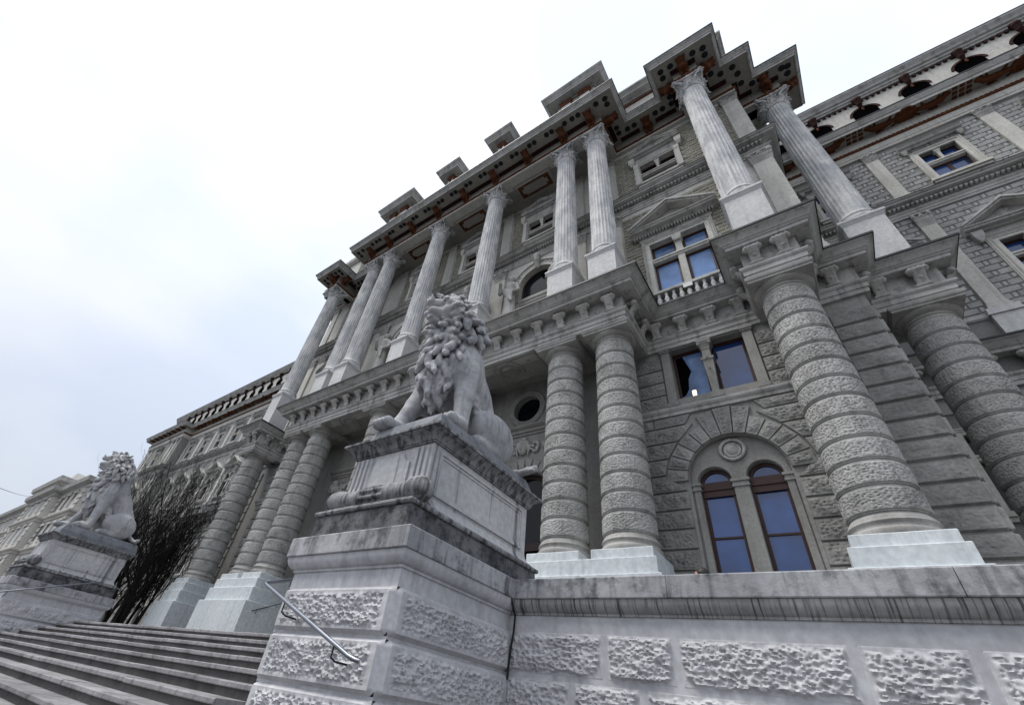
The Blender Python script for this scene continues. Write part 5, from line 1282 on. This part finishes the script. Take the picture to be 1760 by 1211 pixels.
# ================================================================== LIONS
def lion_mesh():
    s = SDF((-1.05, -1.75, -.12), (1.15, 1.35, 3.35), .017)
    s.chain([(0, .45, .55), (0, -.02, 1.12), (0, -.42, 1.62), (0, -.55, 2.1)], [.46, .46, .5, .42], .12)
    for sx in (-1, 1):
        s.ell((sx * .44, .38, .44), (.28, .50, .45), .10); s.ell((sx * .50, .02, .46), (.2, .28, .3), .08)
        s.chain([(sx * .5, .35, .14), (sx * .52, -.02, .12)], [.13, .11], .05); s.ell((sx * .52, -.12, .10), (.14, .17, .11), .04)
        for k in (-1, 0, 1): s.ell((sx * .52 + k * .085, -.25, .08), (.05, .08, .075), .015)
    for sx, yo, sp in ((1, -.58, .50), (-1, -.9, .52)):
        s.ell((sx * .38, -.52, 1.3), (.25, .36, .48), .12)
        s.chain([(sx * .42, -.52, 1.25), (sx * (sp - .03), -.55 + (yo + .58) * .5, .72), (sx * sp, yo, .26), (sx * sp, yo - .02, .12)], [.23, .165, .125, .13], .05)
        s.ell((sx * .44, -.42 + (yo + .58) * .3, .78), (.1, .14, .16), .05)
        s.ell((sx * sp, yo - .12, .12), (.19, .25, .13), .05)
        for k in (-1.5, -.5, .5, 1.5): s.ell((sx * sp + k * .09, yo - .32, .10), (.055, .12, .09), .02)
        for k in range(7): s.chain([(sx * (.47 + .02 * k % .05), -.28 + yo * .12 + .02 * k, .95 - k * .06), (sx * .5, -.14 + yo * .1 + .03 * k, .86 - k * .07)], [.05, .025], .01)
    s.ell((0, -.70, 1.55), (.35, .28, .80), .1); s.ell((0, -.60, 2.12), (.40, .36, .55), .1)
    ya, pa = R(14), R(-24)
    F = Vector((-math.sin(ya) * math.cos(pa), -math.cos(ya) * math.cos(pa), math.sin(pa))); Rr = Vector((math.cos(ya), -math.sin(ya), 0)); U = Rr.cross(F)
    hc = Vector((.02, -.84, 2.46)); rot = Matrix((Rr, F, U)).transposed()
    q_ = 1.06
    H = lambda r, f, u: hc + (Rr * r + F * f + U * u) * q_
    E_ = lambda p, r, k, cut=False: s.ell(p, [x * q_ for x in r], k, rot, cut)
    E_(hc, (.27, .31, .29), .05)
    E_(H(0, .28, -.06), (.15, .18, .13), .04); E_(H(0, .44, .03), (.085, .06, .045), .02)
    s.chain([H(0, .12, .17), H(0, .38, .07)], [.12, .075], .03)
    for q in (-1, 1):
        E_(H(q * .07, .39, -.075), (.085, .10, .07), .035); E_(H(q * .13, .20, .155), (.11, .10, .05), .02)
        E_(H(q * .125, .30, .085), (.06, .06, .04), .008, True); E_(H(q * .125, .265, .085), (.038, .04, .03), .004)
        E_(H(q * .19, .1, -.06), (.11, .15, .15), .04)
        s.chain([H(q * .22, -.02, .24), H(q * .27, .02, .35)], [.10, .05], .02)
        E_(H(q * .04, .485, .02), (.02, .02, .015), .004, True)
    E_(H(0, .40, -.175), (.115, .17, .06), .004, True); s.chain([H(0, .14, -.27), H(0, .36, -.285)], [.13, .085], .02)
    for q in (-.05, 0, .05): s.chain([H(q, .36, -.30), H(q * 1.4, .36, -.40)], [.05, .02], .004)
    r_ = random.Random(3)
    def lock(p, d, L, r):
        d = Vector(d).normalized(); p = Vector(p); side = d.orthogonal().normalized(); side.rotate(Matrix.Rotation(r_.uniform(0, 6.28), 3, d)); pts = [p]; w_ = r_.uniform(.5, 1.1)
        for k in range(4):
            pts.append(pts[-1] + d * L / 4); d = (d + side * (.55 if k < 2 else -.6) * w_ + Vector((0, 0, -.16))).normalized()
        s.chain(pts, [r * .75, r, r * .95, r * .7, r * .2], .0)
    def tufts(c, rad, n, zdir, r0, r1, L0, L1, ok):
        for i in range(n):
            z = 1 - 2 * (i + .5) / n; ph = i * 2.39996; q = math.sqrt(1 - z * z); u = Vector((q * math.cos(ph), q * math.sin(ph), z))
            p = Vector((c[0] + u.x * rad[0], c[1] + u.y * rad[1], c[2] + u.z * rad[2]))
            if not ok(p, u): continue
            t = (Vector((0, 0, -1)) - u * (-u.z)); t = t.normalized() if t.length > .05 else Vector((0, -1, 0))
            lock(p + u * r_.uniform(-.035, .035), t * zdir + u * .22 + Vector((r_.uniform(-.45, .45), r_.uniform(-.25, .25), r_.uniform(-.15, .15))), r_.uniform(L0, L1), r_.uniform(r0, r1))
    face = lambda p: (p - hc).dot(F) > .08 and (p - H(0, .3, -.03)).length < .37
    tufts((0, -.70, 1.55), (.40, .33, .86), 170, 1, .052, .085, .26, .42, lambda p, u: p.z > .72 and u.y < .12 and p.z < 2.3)
    tufts((0, -.60, 2.12), (.50, .45, .62), 150, .8, .055, .088, .24, .38, lambda p, u: not face(p) and p.z > 1.55)
    tufts((hc.x, hc.y + .05, hc.z + .06), (.37, .37, .42), 100, .5, .038, .06, .16, .28, lambda p, u: not face(p) and u.dot(F) < .62)
    for i in range(26):                      # ruff round the face
        a = i * 2 * PI / 26; c, d = math.cos(a), math.sin(a)
        p = H(.27 * c, .12 + .04 * (i % 2), .27 * d + .0); lock(p, Rr * c * 1.0 + U * d * .9 - F * (.5 + .4 * max(d, 0)), .27, .068)
    s.chain([(0, .86, .32), (.32, 1.04, .14), (.62, 1.06, .1), (.78, 1.02, .11)], [.09, .07, .06, .06], .03)
    for k in range(7): s.chain([(.74, 1.03, .1), (.93, 1.0 + .05 * math.cos(k), .10 + .05 * math.sin(k * 1.3))], [.06, .03], .01)
    return s.mesh('lion_body', 60)
LM = lion_mesh()
sl = SDF((-.95, -1.45, -.45), (.95, 1.45, .1), .035)
for k in range(60):
    a = Vector((rnd.uniform(-.5, .5), rnd.uniform(-1.05, 1.05), -.17)); sl.ell(a, (.24, .3, .2), .03)
for sx in (-1, 1):
    for q in range(12): sl.ell((sx * .5, -1.05 + q * .19, -.2), (.2, .2, .2), .04)
slab = MB().stack(0, 0, [(.75, -.35), (.74, -.2), (.69, -.06), (.66, .0)], 1, 1.5).mesh('plinth_slab')
for x, lab in ((-4.52, 'seated stone lion with turned head on the pedestal joined to the long parapet'), (mir(-4.52), 'seated stone lion on the pedestal in front of the bare tree')):
    t = thing('lion_statue', lab, 'statue', (x, 4.95, 2.96), 'stone lions flanking the stairs')
    obj('plinth_slab', slab, 'slab', t, (x, 4.95, 3.30))
    obj('lion_body', LM, 'lion', t, (x, 4.95, 3.285))

# ================================================================== STATUES flanking the portico windows
def figure(seed, flip):
    r_ = random.Random(seed); s = SDF((-.75, -.6, -.05), (.75, .55, 3.25), .035)
    f = flip
    s.chain([(0, 0, .1), (0, 0, 1.2), (.05 * f, 0, 1.75), (0, 0, 2.3)], [.3, .3, .27, .33], .08)
    for k in range(14):
        a = k * 2 * PI / 14; s.chain([(.30 * math.cos(a), .26 * math.sin(a), .06), (.27 * math.cos(a), .24 * math.sin(a), .9), (.2 * math.cos(a + .2), .2 * math.sin(a + .2), 1.6)], [.09, .06, .04], .015)
    for sx in (-1, 1): s.ell((sx * .24, 0, 2.35), (.19, .2, .19), .06)
    s.chain([(0, 0, 2.45), (0, -.03, 2.68)], [.14, .12], .05); s.ell((0, -.05, 2.85), (.17, .2, .24), .04); s.ell((0, .02, 2.95), (.2, .2, .18), .03); s.ell((0, -.24, 2.83), (.04, .05, .06), .02)
    s.chain([(f * .35, 0, 2.35), (f * .6, -.15, 2.0), (f * .45, -.38, 2.35)], [.13, .11, .09], .04); s.ell((f * .43, -.42, 2.42), (.09, .09, .1), .03)
    s.chain([(-f * .35, 0, 2.35), (-f * .5, -.05, 1.85), (-f * .25, -.3, 1.6)], [.13, .11, .09], .04)
    for k in range(6): s.chain([(f * .3, -.25, 2.1 - k * .06), (-f * .3, -.32, 1.5 - k * .12)], [.05, .06], .015)
    s.ell((0, 0, .04), (.42, .38, .07), .02)
    return s.mesh('statue_figure', 60)
FIG = [figure(1, -1), figure(2, 1)]
SL = [('behind the single column by the parapet, outside the middle window', 'beside the paired fluted columns on the parapet side'),
      ('at the middle arched window, on its bare tree side', 'at the middle arched window, on its parapet side'),
      ('beside the paired fluted columns on the bare tree side', 'behind the single column by the bare tree, outside the middle window')]
for i, px in enumerate(PORCH):
    for k, sx in enumerate((-1, 1)):
        o = obj('statue', FIG[k], 'statue', None, (px + sx * 1.35, YU - .42, 15.62))
        tag(o, 'draped stone figure ' + SL[i][k], 'statue', 'stone figures on the upper portico')

# ================================================================== PERSON behind the parapet
def person(x, y, h):
    t = thing('person', 'dark-haired person behind the long parapet, only the head showing', 'person', (x, y, LAND))
    k = h / 1.75; f = Vector((-1, -.25, 0)).normalized()
    def body(parts, infl):
        s = SDF((-.6, -.6, -.02), (.6, .6, 1.85), .024); side = Vector((f.y, -f.x, 0))
        P = lambda a, b, z: (f.x * a + side.x * b, f.y * a + side.y * b, z)
        if 'head' in parts:
            s.ell(P(.02, 0, 1.62), (.095, .085, .125), .02); s.chain([P(0, 0, 1.40), P(.01, 0, 1.54)], [.06, .055], .02); s.ell(P(.11, 0, 1.60), (.022, .02, .03), .015)
            for q in (-1, 1): s.ell(P(.0, q * .088, 1.61), (.025, .02, .035), .01)
        if 'hair' in parts:
            s.ell(P(-.02, 0, 1.66), (.115, .105, .115), .02); s.ell(P(-.07, 0, 1.58), (.07, .09, .11), .02)
        if 'torso' in parts:
            s.chain([P(0, 0, .95), P(0, 0, 1.2), P(0, 0, 1.36)], [.15 + infl, .16 + infl, .14 + infl], .05)
            for q in (-1, 1):
                s.chain([P(0, q * .12, 1.36), P(-.02, q * .21, 1.34), P(-.03, q * .25, 1.08), P(.06, q * .23, .84)], [.08, .065 + infl, .055 + infl, .045 + infl], .03)
        if 'hands' in parts:
            for q in (-1, 1):
                s.ell(P(.08, q * .23, .77), (.04, .035, .055), .015)
                for g in range(4): s.chain([P(.06 + .018 * g, q * .235, .74), P(.07 + .02 * g, q * .225, .66 + .008 * abs(g - 1.5))], [.011, .009], .004)
                s.chain([P(.10, q * .21, .79), P(.13, q * .19, .72)], [.012, .01], .004)
        if 'legs' in parts:
            for q in (-1, 1): s.chain([P(0, q * .09, .92), P(.01, q * .1, .5), P(-.02, q * .1, .06)], [.1 + infl, .075 + infl, .055 + infl], .03); s.ell(P(.06, q * .1, .04), (.12, .07, .045), .02)
        return s.mesh('person_mesh', 60)
    b = obj('body', body(('head', 'torso', 'hands', 'legs'), 0), 'skin', t, (x, y, LAND))
    for nm, pr, ma in (('hair', ('hair',), 'hair'), ('jacket', ('torso',), 'jacket'), ('trousers', ('legs',), 'trousers')):
        q = obj(nm, body(pr, .018), ma, None); q.parent = b; q.location = (0, 0, 0)
    b.scale = (k, k, k)
person(-1.72, 8.12, 1.63)

# ================================================================== BARE TREES
def bare_tree(x, y, z, h, seed, label, spread, stems=6):
    t = thing('bare_tree', label, 'tree', (x, y, z)); r_ = random.Random(seed); tr, cr = MB(), MB()
    def grow(p, d, L, r, lvl):
        pts, rs = [p], [r]; n = 6
        for i in range(n):
            d = (d + Vector((r_.gauss(0, .13), r_.gauss(0, .13), .07))).normalized(); pts.append(pts[-1] + d * L / n); rs.append(r * (1 - .6 * (i + 1) / n))
        (tr if lvl < 2 else cr).tube(pts, rs, 6 if lvl < 2 else (4 if lvl < 3 else 3))
        if lvl >= 4 or r < .003: return
        for i in range({0: 8, 1: 6, 2: 4, 3: 3}[lvl]):
            k = r_.uniform(.15, 1.0); j = min(int(k * n), n - 1); q = pts[j].lerp(pts[j + 1], k * n - j)
            a = r_.uniform(0, 2 * PI); s_ = r_.uniform(.3, .75)
            dd = (d + Vector((math.cos(a) * s_, math.sin(a) * s_, r_.uniform(-.1, .35)))).normalized()
            grow(q, dd, L * r_.uniform(.38, .6), max(rs[j] * r_.uniform(.4, .55), .006), lvl + 1)
    for i in range(stems):
        a = i * 2 * PI / stems + r_.uniform(-.3, .3); q = r_.uniform(.3, .8) * spread
        grow(Vector((x + math.cos(a) * q, y + math.sin(a) * q, z - .1)), Vector((math.cos(a) * .12 * spread, math.sin(a) * .12 * spread, 1)).normalized(), h * r_.uniform(.7, 1.0), r_.uniform(.06, .12), 0)
    obj('trunk', tr, 'bark', t, smooth=60); obj('crown', cr, 'bark', t)
bare_tree(-33.6, 9.8, .28, 7.2, 11, 'tall dark leafless many-stemmed tree behind the lion pedestal', 1.3, 6)
bare_tree(-29.6, 9.9, .28, 6.4, 5, 'dark leafless tree nearest the white column plinths', 1.0, 6)
bare_tree(-31.3, 10.4, .28, 6.6, 21, 'dark leafless tree standing between two other bare trees', 1.2, 5)

# ================================================================== FAR BUILDINGS
def far_windows(parent, xs, zs_, y, w, h, mat, fmat):
    fm = MB().box(-w - .22, w + .22, -.12, .02, -.25, 0).box(-w - .2, -w, -.08, .02, 0, h).box(w, w + .2, -.08, .02, 0, h).box(-w - .35, w + .35, -.3, .02, h, h + .3).mesh('window')
    pm_ = MB().box(-w, w, -.03, -.01, 0, h).mesh('pane')
    for x in xs:
        for z in zs_:
            o = obj('window', fm, fmat, parent, (x, y, z)); q = obj('pane', pm_, mat, None); q.parent = o
t = thing('pale_palace', 'pale ornate stone palace with ribbed corner quoins beyond the lion', 'building', (-125, 25, GROUND))
obj('wall', MB().box(-165, -95, 16.7, 45, GROUND - .05, 21.6), 'pale_facade', t)
obj('pavilion_wall', MB().box(-128, -110, 15.6, 30, GROUND - .05, 23.6), 'pale_facade', t)
mp_ = [(-165, 16.7), (-128, 16.7), (-128, 15.6), (-110, 15.6), (-110, 16.7), (-95, 16.7), (-95, 40)]
for z in (5.6, 11.4, 16.8):
    obj('string_course', MB().sweep(mp_, [(-.1, z - .5), (.2, z - .5), (.25, z - .2), (.6, z), (.65, z + .25), (-.1, z + .35)]), 'pale_facade', t)
obj('main_cornice', MB().sweep(mp_, [(-.1, 20.9), (.25, 20.9), (.3, 21.4), (1.0, 21.7), (1.15, 22.4), (-.1, 22.6)]), 'cornice', t)
obj('pavilion_cornice', MB().sweep([(-128, 30), (-128, 15.6), (-110, 15.6), (-110, 30)], [(-.1, 22.9), (.3, 22.9), (.3, 23.2), (1.0, 23.5), (1.15, 24.3), (-.1, 24.4)]), 'cornice', t)
rf = obj('roof', MB().frust(-119, 22, 8.6, 24.3, 7.8, 26.0, 6, 5.4), 'pale_facade', t)
far_windows(t, [-163 + 3.6 * k for k in range(10)] + [-107.5, -103.9, -100.3, -96.8], (1.5, 7.2, 12.9, 17.9), 16.7, .75, 2.6, 'glass_dark', 'pale_facade')
far_windows(t, [-123.5, -119, -114.5], (1.5, 7.2, 12.9, 17.9), 15.6, .85, 2.8, 'glass_dark', 'pale_facade')
qm = MB()
for z in np.arange(GROUND, 22.5, .9): qm.box(-.9, .9, -.22, .02, z, z + .62)
qm = qm.mesh('quoin_strip')
for x in (-127, -111): obj('quoin_strip', qm, 'pale_facade', t, (x, 15.6, 0), kind='stuff')
for x in (-130, -164, -109, -96): obj('quoin_strip', qm, 'pale_facade', t, (x, 16.7, 0), kind='stuff')
t = thing('red_brick_house', 'red brick house with dark eaves beyond the pale palace', 'building', (-192, 30, GROUND))
obj('wall', MB().box(-214, -170, 21.5, 45, GROUND - .05, 27.4), 'brick_red', t)
obj('eaves', MB().sweep([(-214, 45), (-214, 21.5), (-170, 21.5), (-170, 45)], [(-.1, 27.0), (.3, 27.0), (.9, 27.6), (1.0, 28.2), (-.1, 28.4)]), 'brick_red', t)
obj('roof', MB().frust(-192, 33, 22.5, 28.3, 19, 31.5, 12, 9), 'gutter', t)
obj('string_course', MB().box(-214.2, -169.8, 21.2, 21.5, 19.2, 20.0), 'brick_red', t)
far_windows(t, [-211 + 4.2 * k for k in range(10)], (2, 8, 14, 21), 21.5, .9, 3.0, 'glass_dark', 'brick_red')
t = thing('copper_roof_house', 'distant building under a green copper roof', 'building', (-275, 35, GROUND))
obj('wall', MB().box(-310, -240, 26.5, 60, GROUND - .05, 29.0), 'pale_facade', t)
obj('roof', MB().frust(-275, 43, 36, 29, 30, 36, 17.5, 12), 'copper', t)
far_windows(t, [-306 + 5 * k for k in range(13)], (3, 10, 17, 23.5), 26.5, 1, 3.2, 'glass_dark', 'pale_facade')
w = obj('overhead_wire', MB().tube([Vector((-52.4, 4, 9.2)).lerp(Vector((-127.5, 15.3, 23.0)), k / 12) - Vector((0, 0, .25 * math.sin(PI * k / 12))) for k in range(13)], .022, 5), 'wire')
tag(w, 'thin overhead wire running to the pale palace', 'wire')

# ------------------------------------------------------------------ lift everything so the street lies at z = 0
for o in list(scene.objects):
    if o.parent is None: o.location.z += -GROUND
